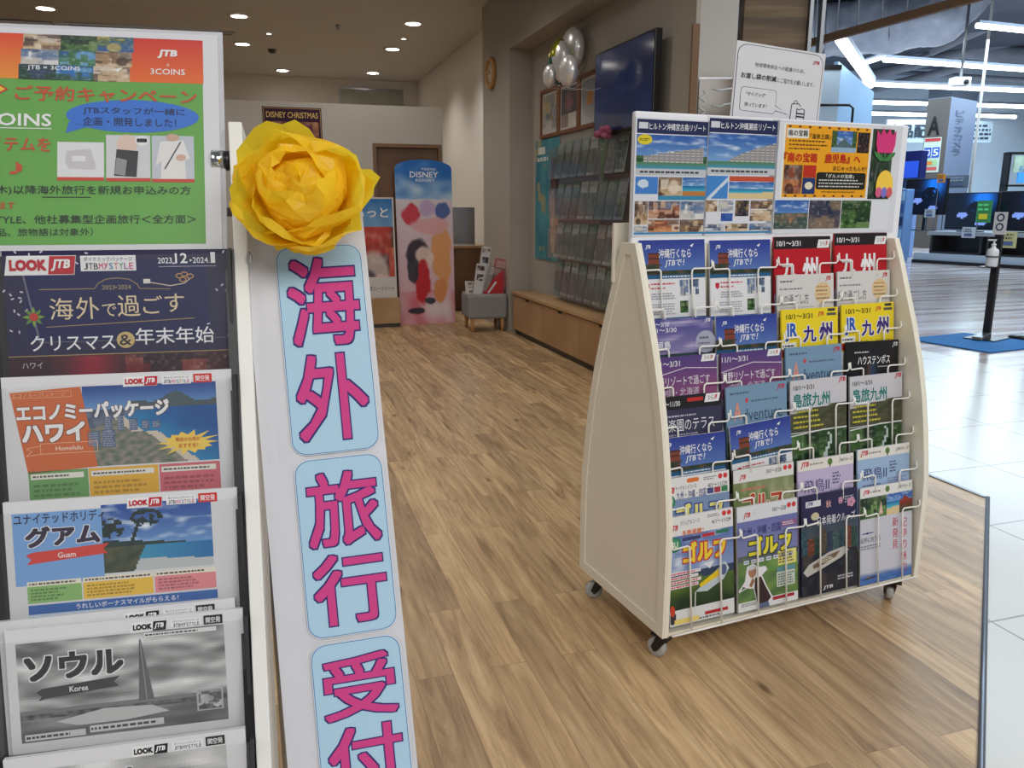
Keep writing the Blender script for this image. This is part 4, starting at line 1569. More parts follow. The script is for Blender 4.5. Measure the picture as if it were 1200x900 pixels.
def bar(x0, x1, v0, v1, n0, n1, nb0, nb1, sk):
    """side panel: sheared box from v0 (bottom) to v1 (top), front at -n, back deeper towards the bottom"""
    m_ = MB()
    v = []
    for vv, a, b_ in ((v0, n0, nb0), (v1, n1, nb1)):
        d = sk * (v1 - vv)
        v += [(x0 + d, -a, vv), (x1 + d, -a, vv), (x1 + d, b_, vv), (x0 + d, b_, vv)]
    m_.add(v, [(0, 3, 2, 1), (4, 5, 6, 7), (0, 1, 5, 4), (1, 2, 6, 5), (2, 3, 7, 6), (3, 0, 4, 7)])
    return m_


for x0 in (.0055, -.226):
    o = bar(x0, x0 + .0128, FLOORV + .03, .126, .003, .003, .055, .055, .0155).obj('side_panel', WHITE_EDGE, stand, .0012)
for zr, yr, rr in ((.046, .03, .0045), (-.95, .05, .008)):
    mb = MB()
    mb.tube([(-.22, yr, zr), (.012, yr, zr)], rr, 10)
    mb.obj('cross_rod', STEEL, stand)
mb = MB()
mb.cyl((-.012, .012, .092), (-.0008, .012, .092), .010)
ko = mb.obj('clamp_knob', CHROME, stand)
mb = MB()
mb.cyl((-.001, .012, .092), (.0055, .012, .092), .0095)
mb.obj('rubber_washer', BLACK, ko)
mb = MB()
mb.tube([(.0215 + .0025 * math.cos(a), -.0045, -.012 + .006 * math.sin(a)) for a in [2 * math.pi * q / 12 for q in range(12)]], .0008, 6, closed=True)
mb.obj('wire_ring', STEEL, stand)
mb = MB()
mb.add([(-.002, .004, .0), (.0075, .004, .0), (.0155, .004, -.62), (.008, .004, -.62), (-.002, .012, .0), (.0075, .012, .0), (.0155, .012, -.62), (.008, .012, -.62)], [(3, 2, 1, 0), (4, 5, 6, 7), (0, 1, 5, 4), (1, 2, 6, 5), (2, 3, 7, 6), (3, 0, 4, 7)])
mb.obj('pocket_gap_strip', BLACK, stand)  # black strip filling the gap between pockets and right side panel
# rear prop so the leaning front stands up
mb = MB()
for x0 in (.02, -.205):
    mb.tube([(x0, .05, 0.02), (x0, .46, FLOORV + .145)], .009, 8)
mb.obj('rear_prop', STEEL, stand)

PV = [-.001, -.1175, -.2285, -.338, -.4445, -.556]
for k in range(6):
    dx = .0022 * k
    v1 = PV[k] - (.002 if k else -.002)
    ph = .150
    mb = MB()
    L = Matrix.Translation((dx, 0, v1)) @ Matrix.Rotation(R(10), 4, 'X')
    mb.box(-.205, .010, -ph, .004, .012, .0)
    mb.box(-.206, -.004, -ph, -.204, .012, -.003)
    mb.box(.0015, -.009, -ph, .0048, .012, -.003)
    mb.box(-.206, -.004, -ph - .002, .0045, .012, -ph)
    p_ = mb.obj('pocket', DARK, stand, M=L)
    mb = MB()
    mb.box(-.204, -.0052, -ph, .0025, -.004, -.007)
    mb.obj('front_pane', CLEAR, p_)

PW = .196


def place_left(s, k, lab, dx=0.0, dn=0.0, dv=0.0, roll=0.0):
    M = ML @ Matrix.Translation((.0022 * k, 0, PV[k] + dv)) @ Matrix.Rotation(R(10), 4, 'X') @ Matrix.Translation((-.1965 + dx, .0005 + dn, -s.h)) @ Matrix.Rotation(roll, 4, 'Y')
    return s.obj('brochure', M, lab, 'brochure', 'brochures in the leaning stand')


def look(s, x0, y0, x1, y1, red=(190, 36, 52), bw=False):
    """the two-part package logo at the top of every cover"""
    h = y1 - y0
    m_ = x0 + (x1 - x0) * .6
    s.poly([(x0 + h * .15, y0), (x1, y0), (x1 - h * .12, y1), (x0, y1)], (236, 236, 236), 3)
    s.text('LOOK', x0 + h * .25, y0 + h * .2, m_ - h * .06, y1 - h * .22, (40, 36, 38) if bw else red, 6, 0.055)
    s.poly([(m_ + h * .1, y0 + h * .03), (x1 - h * .02, y0 + h * .03), (x1 - h * .14, y1 - h * .03), (m_, y1 - h * .03)], (36, 34, 36) if bw else red, 5)
    s.text('JTB', m_ + h * .14, y0 + h * .2, x1 - h * .36, y1 - h * .2, (240, 240, 240), 7, 0.035, sh=0.22)


def mystyle(s, x0, y0, x1, y1, bw=False):
    h = y1 - y0
    s.rect(x0, y0, x1, y1, (234, 234, 236), 3)
    s.text('ダイナミックパッケージ', x0 + h * .2, y0 + h * .08, x1 - h * .2, y0 + h * .38, (70, 66, 70), 6, 0.005)
    cols = [(70, 66, 74)] * 3 + [(206, 70, 110)] * 2 + [(70, 130, 170), (206, 120, 60), (80, 150, 90), (150, 90, 160), (206, 70, 110)]
    w = (x1 - x0 - h * .3) / 10
    for q, ch in enumerate('JTBMySTYLE'):
        s.text(ch, x0 + h * .15 + q * w + w * .1, y0 + h * .48, x0 + h * .15 + (q + 1) * w - w * .06, y1 - h * .1, (70, 66, 70) if bw else cols[q], 6, 0.01)


def border(s, x0, y0, x1, y1, c, w=1.0, l=3):
    s.line([(x0, y0), (x1, y0), (x1, y1), (x0, y1), (x0, y0)], w, c, l)


# 1 Christmas and New Year cover (units = zoom pixels, 770 across)
s = Sheet(PW, PW * 1.414, 770, .004, (40, 38, 72), .0001)
for q in range(90):
    a, b_ = random.random() * 770, random.random() * 330
    if (a < 70 or a > 690 or b_ < 70):
        an = random.random() * 6
        s.line([(a, b_), (a + 11 * math.cos(an), b_ + 11 * math.sin(an))], 5, (206, 204, 214), 2)
s.rect(70, 40, 690, 325, (26, 32, 82), 1)
s.poly([(60, 40), (110, 330), (760, 330), (760, 332), (104, 332), (54, 40)], (110, 110, 130), 2)
look(s, 5, 18, 244, 88)
mystyle(s, 258, 20, 446, 76)
s.text('2023.', 522, 30, 578, 52, (236, 236, 240), 6, 0.015)
s.text('12', 582, 14, 626, 52, (236, 236, 240), 6, 0.022)
s.text('▸2024.', 634, 30, 704, 52, (236, 236, 240), 6, 0.01)
s.text('1', 708, 12, 724, 52, (236, 236, 240), 6, 0.03)
s.rect(524, 62, 726, 64, (190, 190, 204), 3)
s.line([(115, 140), (300, 140), (312, 122), (340, 106), (380, 102), (420, 108), (446, 126), (454, 142), (560, 146)], 2.5, (176, 150, 96), 3)
s.text('2023▸2024', 326, 128, 424, 144, (176, 160, 120), 6, 0.0)
s.line([(470, 116), (500, 122), (560, 134), (610, 126), (632, 108)], 3, (226, 214, 190), 4)
s.rect(468, 108, 492, 124, (236, 232, 224), 4)
for a, b_ in ((612, 92), (632, 100), (606, 112), (594, 98)):
    s.ell(a, b_, 13, 10, (196, 150, 90), 4, 12)
    s.ell(a, b_, 9, 6, (26, 32, 82), 5, 12)
for q in range(8):
    an = q * .785
    s.poly([(92, 238), (92 + 22 * math.cos(an - .3), 238 + 22 * math.sin(an - .3)), (92 + 38 * math.cos(an), 238 + 38 * math.sin(an)), (92 + 22 * math.cos(an + .3), 238 + 22 * math.sin(an + .3))], (96, 140, 60) if q % 2 else (120, 160, 70), 4)
s.ell(92, 238, 15, 15, (190, 60, 46), 5, 14)
for ch, x0, y0, x1, y1, b_ in (('海', 146, 172, 224, 250, 0), ('外', 234, 170, 312, 250, 0), ('で', 322, 196, 370, 242, 0), ('過', 374, 166, 452, 244, 0), ('ご', 462, 170, 530, 236, 0), ('す', 538, 164, 606, 232, 0)):
    s.text(ch, x0, y0, x1, y1, (226, 206, 170), 6, 0.002)
s.line([(130, 276), (340, 268), (640, 256)], 2.5, (176, 150, 96), 3)
s.text('クリスマス', 76, 306, 360, 362, (238, 238, 240), 6, 0.008)
s.ell(396, 330, 31, 30, (206, 180, 120), 4)
s.text('&', 374, 310, 416, 350, (50, 44, 60), 6, 0.01)
s.text('年末年始', 430, 288, 706, 350, (238, 238, 240), 6, 0.008)
s.rect(0, 378, 770, 381, (176, 150, 96), 3)
s.rect(0, 382, 770, 1080, (60, 30, 40), 1)
s.pic(140, 384, 390, 560, lambda u, v: mixc((70, 34, 44), (150, 30, 50), math.exp(-((u - .55) / .3) ** 2)), 14, 6, 2)
s.pic(390, 384, 760, 560, speckle([(50, 24, 30), (110, 26, 36), (40, 22, 30), (150, 70, 60)], 12, 2), 30, 14, 2)
s.text('ハワイ', 44, 402, 112, 424, (206, 200, 206), 6, 0.0)
place_left(s, 0, 'navy and gold Christmas and New Year trip brochure in the top pocket', .002)


def package_cover(title, sub, ribbon, left, pic_fn, bw, base=(220, 220, 222)):
    """shared layout of the newspaper-like covers, units 1090 across"""
    s = Sheet(PW, PW * 1.414, 1090, .005, base, .0001)
    look(s, 560, 20, 730, 70, bw=bw)
    mystyle(s, 748, 22, 890, 66, bw)
    s.rect(902, 18, 992, 64, (50, 48, 50) if bw else (206, 50, 50), 3)
    s.text('関空発', 912, 26, 982, 56, (240, 240, 240), 6, 0.012)
    return s


# 2 Hawaii (zoom units: 1090 = brochure width)
s = package_cover(0, 0, 0, 0, 0, False)


def diamond(u, v):
    if v < .3 and not (v > .22 - .1 * math.exp(-((u - .68) / .12) ** 2) - .02 * math.sin(u * 20) and u > .35):
        return mixc((40, 70, 140), (110, 160, 210), v * 3.4)
    if v < .3:
        return (76, 92, 96)
    if v < .56 - .6 * u:
        return mixc((120, 130, 150), (60, 76, 100), .5 + .6 * nz(u * 26, v * 10, 2))
    e = .25 + .95 * abs(v - .34) ** 1.0 * .8 + .1 * (v > .6)
    if u < e - .09:
        return mixc((96, 110, 96), (150, 140, 130), nz(u * 20, v * 20, 3) + .5)
    if u < e:
        return (206, 194, 176)
    return mixc((40, 130, 180), (30, 84, 150), (u - e) * 2 + .2 * nz(u * 6, v * 10, 1))


s.pic(366, 60, 1010, 470, diamond, 70, 44, 1)
for (a, b_, w_, h_) in ((464, 210, 34, 90), (524, 214, 30, 80), (580, 234, 40, 60), (640, 246, 36, 46), (690, 250, 40, 38), (380, 290, 60, 80), (450, 286, 60, 90)):
    s.rect(a, b_, a + w_, b_ + h_, (92, 106, 134), 2)
    s.micro(a + 3, b_ + 4, a + w_ - 2, b_ + h_ - 4, max(2, int(h_ / 12)), (150, 160, 180), 3)
s.poly([(36, 78), (360, 60), (420, 470), (96, 490)], (206, 106, 58), 2)
s.text('エコノミーパッケージ', 44, 84, 290, 104, (240, 190, 150), 6)
border(s, 36, 78, 316, 108, (236, 190, 150), 2, 3)
s.text('エコノミーパッケージ', 60, 140, 776, 226, (240, 240, 240), 6, 0.04, (110, 70, 60), 0.03)
s.text('ハワイ', 80, 236, 372, 334, (240, 240, 240), 6, 0.045, (110, 70, 60), 0.03)
border(s, 160, 340, 424, 392, (240, 196, 160), 2.5, 4)
s.line([(160, 350), (96, 362), (120, 378), (92, 400), (160, 392)], 2.5, (240, 196, 160), 4)
s.text('Honolulu', 230, 356, 356, 378, (244, 226, 210), 6, 0.01)
star = []
for q in range(28):
    an = 2 * math.pi * q / 28
    rr = 1.0 if q % 2 == 0 else .62
    rr *= 1 + .15 * math.sin(q * 2.7)
    star.append((860 + 150 * rr * math.cos(an), 372 + 64 * rr * math.sin(an)))
s.poly(star, (240, 204, 90), 4)
s.text('関西の出発が', 800, 344, 920, 366, (190, 60, 40), 6, 0.015)
s.text('おすすめ！', 812, 376, 908, 400, (190, 60, 40), 6, 0.015)
for x0, x1, cc in ((96, 372, (110, 160, 96)), (376, 706, (226, 176, 60)), (712, 1010, (206, 106, 116))):
    s.rect(x0, 478, x1, 900, cc, 2)
    s.rect(x0 + 10, 492, x1 - 20, 520, (230, 226, 214), 3)
    s.micro(x0 + 20, 498, x1 - 40, 514, 1, (90, 84, 80), 4)
    s.micro(x0 + 20, 540, x1 - 30, 640, 4, tuple(int(q * .8) for q in cc), 3)
place_left(s, 1, 'orange and blue Hawaii brochure with a curved bay and a yellow starburst', .0)

# 3 Guam (zoom 2.647; width 720 -> scale to 1090: k=1.5)
s = package_cover(0, 0, 0, 0, 0, False)


def palm(u, v):
    if v < .62:
        c_ = sky(u, v * 1.2, (36, 70, 150), (130, 180, 225), 3, .6)
        tr = abs(u - .32 - .22 * (1 - v) ** 2 + .1) < .018 and v > .25
        cr = (u - .4) ** 2 * 1.6 + (v - .22) ** 2 * 2.2 < .035 and nz(u * 14, v * 14, 6) > -.12
        cr2 = (u - .08) ** 2 * 1.4 + (v - .35) ** 2 < .02 and nz(u * 14, v * 14, 2) > -.2
        if tr or cr or cr2:
            return (34, 50, 46)
        if v > .52 + .12 * u and u < .75:
            return (40, 62, 60)
        return c_
    if u < .38 - .3 * (v - .62):
        return mixc((52, 66, 50), (90, 90, 66), nz(u * 10, v * 10, 3) + .5)
    if v > .78 + .1 * u:
        return (190, 196, 196)
    return mixc((70, 170, 196), (40, 110, 170), u)


s.pic(440, 44, 960, 390, palm, 56, 40, 1)
s.rect(36, 60, 440, 420, (122, 168, 222), 2)
s.text('ユナイテッドホリディ', 44, 62, 456, 116, (44, 44, 70), 6, 0.014)
s.text('グアム', 90, 130, 430, 232, (52, 44, 66), 6, 0.045, (236, 236, 240), 0.035)
s.poly([(88, 268), (120, 256), (470, 236), (440, 262), (460, 286), (130, 312), (90, 316), (112, 292)], (214, 70, 60), 4)
s.text('Guam', 232, 264, 314, 292, (244, 230, 226), 6, 0.015)
for x0, x1, cc in ((84, 330, (140, 186, 110)), (338, 664, (236, 192, 70)), (672, 966, (230, 140, 146))):
    s.rect(x0, 420, x1, 510, cc, 2)
    s.rect(x0, 402, x1, 426, (236, 230, 210), 3)
    s.micro(x0 + 10, 406, x1 - 10, 422, 1, (90, 80, 70), 4)
    s.micro(x0 + 16, 436, x1 - 70, 500, 4, tuple(int(q * .72) for q in cc), 3)
s.rect(84, 520, 970, 566, (60, 106, 176), 2)
s.text('うれしいボーナスマイルがもらえる！', 300, 528, 780, 556, (238, 240, 246), 6, 0.014)
s.rect(84, 566, 970, 900, (196, 214, 230), 1)
s.text('ユナイテッド航空の「マイレージプラス」会員の12歳以上の方に、', 96, 578, 870, 606, (50, 54, 70), 6, 0.0)
place_left(s, 2, 'light blue Guam brochure with a palm beach photo', .0)


# 4 Seoul, grey print
def seoul(u, v):
    if v < .68:
        g = 178 + 110 * (nz(u * 3, v * 6, 2) + .5 * nz(u * 8, v * 14, 4)) - 30 * (1 - v)
        g = max(100, min(235, g))
        return (g, g, g)
    if v < .78:
        g = 90 + 60 * nz(u * 30, v * 20, 1)
        return (g, g, g)
    g = 80 + 80 * (nz(u * 4, v * 10, 5) + .3) * (1 - (v - .78))
    g = max(24, min(200, g))
    return (g, g, g)


def seoul_cover():
    s = package_cover(0, 0, 0, 0, 0, True)
    s.pic(44, 70, 996, 560, seoul, 80, 44, 1)
    s.text('ソウル', 76, 130, 520, 262, (40, 40, 42), 6, 0.045, (236, 236, 236), 0.035)
    s.poly([(120, 318), (150, 300), (500, 276), (470, 302), (494, 326), (160, 352), (128, 360), (146, 338)], (58, 58, 60), 4)
    s.text('Korea', 270, 302, 354, 330, (240, 240, 240), 6, 0.015)
    s.poly([(596, 104), (604, 104), (652, 410), (580, 412)], (96, 98, 102), 3)
    s.line([(600, 104), (618, 408)], 4, (150, 150, 154), 4)
    s.rect(44, 404, 996, 424, (120, 120, 122), 2)
    s.poly([(200, 470), (420, 430), (640, 440), (720, 480), (520, 500), (300, 500)], (190, 190, 190), 3)
    s.rect(850, 390, 976, 500, (176, 176, 178), 4)
    s.pic(858, 396, 968, 494, speckle([(90, 90, 92), (170, 170, 172), (60, 60, 62), (206, 206, 206)], 6, 3), 12, 10, 5)
    s.rect(60, 520, 330, 552, (206, 206, 206), 4)
    s.micro(66, 526, 320, 546, 1, (60, 60, 62), 5)
    s.rect(350, 510, 690, 544, (206, 206, 206), 4)
    s.micro(356, 516, 680, 538, 1, (60, 60, 62), 5)
    s.rect(620, 76, 960, 98, (226, 226, 226), 4)
    s.micro(626, 80, 950, 94, 1, (60, 60, 62), 5)
    return s


s = seoul_cover()
place_left(s, 3, 'grey printed Seoul brochure with a tall pointed tower, front copy', .0, -.0005)
s = package_cover(0, 0, 0, 0, 0, True)
s.pic(44, 70, 996, 560, seoul, 30, 16, 1)
place_left(s, 3, 'white sheet peeking out just behind the front Seoul brochure', -.004, .0055, .006, -.012)

# 5 lowest visible grey cover
s = package_cover(0, 0, 0, 0, 0, True)


def low(u, v):
    g = 190 + 70 * (nz(u * 4, v * 7, 9) + .3 * nz(u * 10, v * 14, 1)) - 60 * v
    g = max(60, min(235, g))
    return (g, g, g)


s.pic(44, 70, 996, 560, low, 50, 30, 1)
s.text('グアム', 250, 104, 610, 230, (40, 40, 42), 6, 0.045, (236, 236, 236), 0.035)
place_left(s, 4, 'grey printed brochure in the lowest pocket, cut off by the picture edge', .0, 0, 0, -.01)

# campaign poster in its clear holder on top
s = Sheet(.312, .222, 1346, .0012, (226, 226, 230), .00012, None, 800)
X0 = 1085 - 850


def X(x):
    return x + 1346 - 836


s.rect(40, 24, X(772), 780, (104, 170, 74), 1)


def band(u, v):
    return mixc((222, 60, 40), (236, 130, 46), v * .9 + .1 * u)


s.rect(40, 24, X(775), 190, ((212, 48, 40), (236, 112, 40)), 2)
s.rect(40, 24, X(75), 190, ((226, 70, 40), (240, 150, 50)), 3)
pals = [ROOM, LEAF, [(90, 110, 60), (196, 170, 90), (40, 90, 150)], TOWN, [(30, 80, 160), (110, 170, 220), (60, 110, 60)], ROOM, [(40, 60, 90), (20, 60, 40)], [(40, 110, 190), (110, 170, 220), (40, 80, 60)], ROOM]
q = 0
for j in range(3):
    for i in range(3):
        x0, x1 = 75 + (i * 424 / 3) - j * 8, 75 + ((i + 1) * 424 / 3) - j * 8
        s.pic(X(x0), 24 + j * 56, X(x1), 24 + (j + 1) * 56, speckle(pals[q], 5, q), 14, 8, 4)
        q += 1
s.text('JTB × 3COINS', X(92), 140, X(292), 160, (240, 240, 240), 7, 0.012)
s.poly([(X(420), 146), (X(456), 138), (X(436), 156)], (240, 240, 240), 6)
s.text('JTB', X(592), 66, X(668), 98, (242, 242, 242), 6, 0.045, sh=.25)
s.text('×', X(628), 118, X(640), 130, (240, 220, 200), 6)
s.text('3COINS', X(564), 138, X(702), 160, (242, 242, 242), 6, 0.015)
s.poly([(X(-30), 200), (X(22), 230), (X(-30), 260)], (196, 40, 40), 3)
s.poly([(X(-30), 208), (X(12), 230), (X(-30), 252)], (240, 200, 40), 4)
s.text('ご予約キャンペーン', X(46), 214, X(748), 270, (206, 78, 44), 6, 0.02)
s.text('3COINS', X(-120), 316, X(184), 362, (242, 242, 242), 6, 0.02)
s.rect(X(-20), 368, X(184), 371, (242, 242, 242), 5)
s.ell(X(496), 318, 258, 60, (52, 118, 214), 3, 40)
s.poly([(X(250), 340), (X(236), 384), (X(320), 360)], (52, 118, 214), 3)
s.text('JTBスタッフが一緒に', X(302), 286, X(698), 316, (24, 34, 70), 6, 0.008)
s.text('企画・開発しました！', X(302), 324, X(664), 356, (24, 34, 70), 6, 0.008)
s.text('アイテムを', X(-110), 402, X(182), 452, (206, 78, 44), 6, 0.018)
s.text('♪', X(30), 490, X(84), 534, (206, 78, 44), 6, 0.01)
for x0, y0, x1, y1, kk in ((206, 416, 382, 554, 0), (390, 388, 560, 556, 1), (566, 388, 732, 558, 2)):
    s.rect(X(x0), y0, X(x1), y1, ((228, 228, 230), (214, 214, 218), (196, 202, 212))[kk], 3)
    s.rect(X(x0), y1 - 12, X(x1), y1, (206, 70, 46), 4)
s.poly([(X(240), 448), (X(330), 440), (X(352), 500), (X(346), 516), (X(250), 512), (X(236), 490)], (206, 202, 206), 4)
s.rect(X(262), 466, X(312), 486, (232, 232, 234), 5)
s.poly([(X(430), 440), (X(514), 446), (X(506), 540), (X(420), 536)], (52, 54, 58), 5)
s.poly([(X(430), 470), (X(470), 480), (X(462), 536), (X(422), 530)], (150, 150, 150), 6)
s.ell(X(470), 420, 40, 34, (226, 200, 186), 4)
s.ell(X(528), 408, 26, 18, (240, 240, 240), 5)
s.rrect(X(508), 400, X(548), 414, 4, (26, 26, 30), 6)
s.poly([(X(600), 410), (X(690), 404), (X(716), 470), (X(696), 480), (X(700), 546), (X(600), 546), (X(604), 480), (X(580), 500)], (232, 230, 228), 4)
s.ell(X(648), 394, 26, 14, (206, 170, 150), 5)
s.line([(X(680), 410), (X(616), 510)], 5, (60, 60, 70), 6)
s.ell(X(680), 468, 20, 12, (214, 176, 156), 6)
s.text('(木)以降海外旅行を新規お申込みの方', X(-30), 572, X(716), 608, (30, 46, 34), 6, 0.01)
s.rect(X(150), 612, X(332), 615, (30, 46, 34), 5)
s.text('ます', X(-2), 630, X(52), 656, (206, 78, 44), 6, 0.01)
s.text('MySTYLE、他社募集型企画旅行＜全方面＞', X(-90), 676, X(736), 712, (30, 46, 34), 6, 0.01)
s2 = s
MP = ML @ Matrix.Translation((-.312 - .004, .006, .0005)) @ Matrix.Rotation(R(-1), 4, 'X')
# gentle bow of the laminated sheet
PHM = s.h


def bow(mb_, w):
    for i, p in enumerate(mb_.v):
        u = p[0] / w
        mb_.v[i] = (p[0], p[1] + .010 * (max(0, u - .55) / .45) ** 2, p[2])


s.text('品、旅物語は対象外）', X(-10), 722, X(340), 750, (30, 46, 34), 6, 0.006)
s.obj('campaign_poster', MP, 'green and red campaign poster in the clear holder at the top left', 'poster')
t = thing('poster_holder', 'clear acrylic sheet holder around the green campaign poster', 'poster holder', MP)
mb = MB()
mb.box(-.004, -.0035, -.004, .3165, -.0025, .2265)
mb.obj('front_sheet', CLEAR, t)
mb = MB()
mb.box(-.004, .0022, -.004, .3165, .0035, .2265)
mb.obj('back_sheet', PAPERW, t)

# banner board beside the stand, leaning with it and a little rolled
MBN = ML @ Matrix.Translation((.0445, .004, 0)) @ Matrix.Rotation(-.05, 4, 'Y')
board = thing('banner_board', 'tall white banner board with blue cards and pink characters', 'sign board', MBN)
mb = MB()
nx, nv = 8, 60
vs, fs = [], []
for j in range(nv + 1):
    for i in range(nx + 1):
        x = -.028 + i * (.1155 / nx)
        v = .07 - j * (.95 / nv)
        e = .0009 * nz(x * 40, v * 22, 3)
        vs.append((x + .0, .0012 + e - .0005, v))
for j in range(nv):
    for i in range(nx):
        a = j * (nx + 1) + i
        fs.append((a, a + nx + 1, a + nx + 2, a + 1))
n0 = len(vs)
vs2 = vs + [(x, .006, z) for x, y, z in vs]
bd = [i for i in range(nx + 1)] + [(j + 1) * (nx + 1) - 1 for j in range(1, nv + 1)] + [nv * (nx + 1) + i for i in range(nx - 1, -1, -1)] + [j * (nx + 1) for j in range(nv - 1, 0, -1)]
fs2 = fs + [tuple(n0 + k for k in f[::-1]) for f in fs] + [(bd[i], bd[(i + 1) % len(bd)], n0 + bd[(i + 1) % len(bd)], n0 + bd[i]) for i in range(len(bd))]
mb.add(vs2, fs2)
mb.obj('panel', PAPERW, board)
CARDS = [(0.0, -.204, (('海', -.012, -.100), ('外', -.108, -.192))), (-.208, -.374, (('旅', -.222, -.292), ('行', -.299, -.364))), (-.379, -.60, (('受', -.392, -.449), ('付', -.456, -.513), ('中', -.521, -.58)))]
CW = .0825
for top, bot, chars in CARDS:
    s = Sheet(CW, top - bot, 100, .0006, (182, 210, 226), .00012)
    s.mb = MB()
    U_ = 100 / CW
    hh = (top - bot) * U_

    def rr_card(ins, r, c_, l):
        s.rrect(ins, ins, 100 - ins, hh - ins, r, c_, l)
    p = []
    rr_card(0, 17, (214, 226, 232), 0.5)
    rr_card(.8, 16.5, (64, 110, 176), 1)
    rr_card(1.6, 16, (172, 206, 226), 2)
    for ch, a, b_ in chars:
        s.text(ch, 10, (top - a) * U_, 92, (top - b_) * U_, (206, 66, 134), 5, 0.019, (56, 46, 112), 0.012)
    s.obj('card', Matrix.Translation((0, -.0012, bot)), '', '', None, MATTE, board)

# tissue paper flower
FLM = mat('yellow tissue', (255, 232, 70), .34)
nt = FLM.node_tree
bs = nt.nodes['Principled BSDF']
tl = nt.nodes.new('ShaderNodeBsdfTranslucent')
tl.inputs[0].default_value = (*lin((255, 228, 60)), 1)
mxs = nt.nodes.new('ShaderNodeMixShader')
mxs.inputs[0].default_value = .62
nt.links.new(bs.outputs[0], mxs.inputs[1])
nt.links.new(tl.outputs[0], mxs.inputs[2])
nt.links.new(mxs.outputs[0], nt.nodes['Material Output'].inputs[0])
MF = ML @ Matrix.Translation((.0765, -.006, .036)) @ Matrix.Rotation(R(90), 4, 'X')
mb = MB()
rnd = random.Random(5)
# large crumpled tissue sheets cupped like a cabbage rose; z points towards the viewer
for lay, (Rr, phi, N, wd, z0) in enumerate(((.060, 64, 5, 110, -.002), (.055, 92, 4, 130, .0), (.047, 122, 3, 170, .004), (.040, 150, 2, 230, .009), (.034, 172, 2, 250, .014))):
    for k in range(N):
        a0 = 2 * math.pi * (k + .37 * lay + rnd.uniform(-.15, .15)) / N
        sd = rnd.uniform(0, 90)
        nr, na = 10, 12
        vs, fs = [], []
        Rk = Rr * rnd.uniform(.92, 1.08)
        ph = R(phi) * rnd.uniform(.9, 1.1)
        for i in range(nr + 1):
            t_ = i / nr
            for j in range(na + 1):
                u = j / na - .5
                edge_ = 1 - .30 * abs(2 * u) ** 2.5 + .16 * nz(u * 5, sd, 1) + .05 * nz(u * 16, sd, 4)
                th = ph * t_ * edge_
                cr = .36 * t_ * (nz(t_ * 2.6, u * 3.4, sd) + .7 * abs(nz(t_ * 5, u * 6, sd + 9)) - .15)
                q = Rk * (1 + cr)
                an = a0 + u * R(wd) * (1.0 + .1 * math.sin(3 * t_))
                r_ = q * math.sin(th) * (1.0 + .22 * max(0, t_ - .75) * (lay < 3))
                vs.append((r_ * math.cos(an), r_ * math.sin(an) * .96, z0 + q * (1 - math.cos(th))))
        for i in range(nr):
            for j in range(na):
                a = i * (na + 1) + j
                fs += [(a, a + 1, a + na + 2), (a, a + na + 2, a + na + 1)] if (i + j + k) % 2 else [(a, a + 1, a + na + 1), (a + 1, a + na + 2, a + na + 1)]
        mb.add(vs, fs)
mb.ball((.002, .002, .050), .026, .025, .026, 16, 10, 0, None, lambda d: 1 + .35 * nz(d.x * 2.4, d.y * 2.4, d.z * 2.4 + 3))
mb.sm = [False] * len(mb.sm)
o = mb.obj('paper_flower', FLM)
o.matrix_world = MF
tag(o, 'large crumpled yellow tissue paper flower at the top of the banner board', 'paper flower')

# ------------------------------------------------------------------ low cabinets under the recess
CX, CZ = 2.29, .416
ys = [7.366, 6.507, 5.644, 4.78]
labs = ['low oak cabinet at the far end of the row, next to the ottoman', 'low oak cabinet in the middle of the visible row', 'low oak cabinet mostly hidden behind the brochure rack']
for k in range(3):
    t = thing('low_cabinet', labs[k], 'cabinet', frame((CX, ys[k], 0), R(-90)), 'low cabinets along the right wall')
    w = ys[k] - ys[k + 1]
    mb = MB()
    mb.box(0.002, .018, .05, w - .002, .205, CZ - .032)
    mb.box(.03, .05, 0, w - .03, .2, .05)
    mb.obj('body', VENEER, t)
    mb = MB()
    n_ = w / 2
    mb.prism([(.004, .055), (w - .004, .055), (w - .004, CZ - .04), (n_ + .06, CZ - .04), (n_ + .05, CZ - .062), (n_ - .05, CZ - .062), (n_ - .06, CZ - .04), (.004, CZ - .04)], 0, .018, 'y')
    mb.obj('door', VENEER, t)
    mb = MB()
    mb.box(.01, .012, CZ - .07, w - .01, .02, CZ - .033)
    mb.obj('finger_gap', BLACK, t)
    mb = MB()
    mb.box(.0, .03, .0, w, .05, .05)
    mb.obj('plinth', BLACK, t)
mb = MB()
mb.box(CX - .015, ys[-1], CZ - .03, 2.5, ys[0] + .01, CZ)
tag(mb.obj('cabinet_worktop', VENEER, None, .003), 'long oak worktop over the low cabinets', 'worktop')

# ------------------------------------------------------------------ recess wall things
MW = frame((2.5, 7.474, 0), R(-90))      # x runs towards the viewer, y into the wall


def wy(y):
    return 7.474 - y


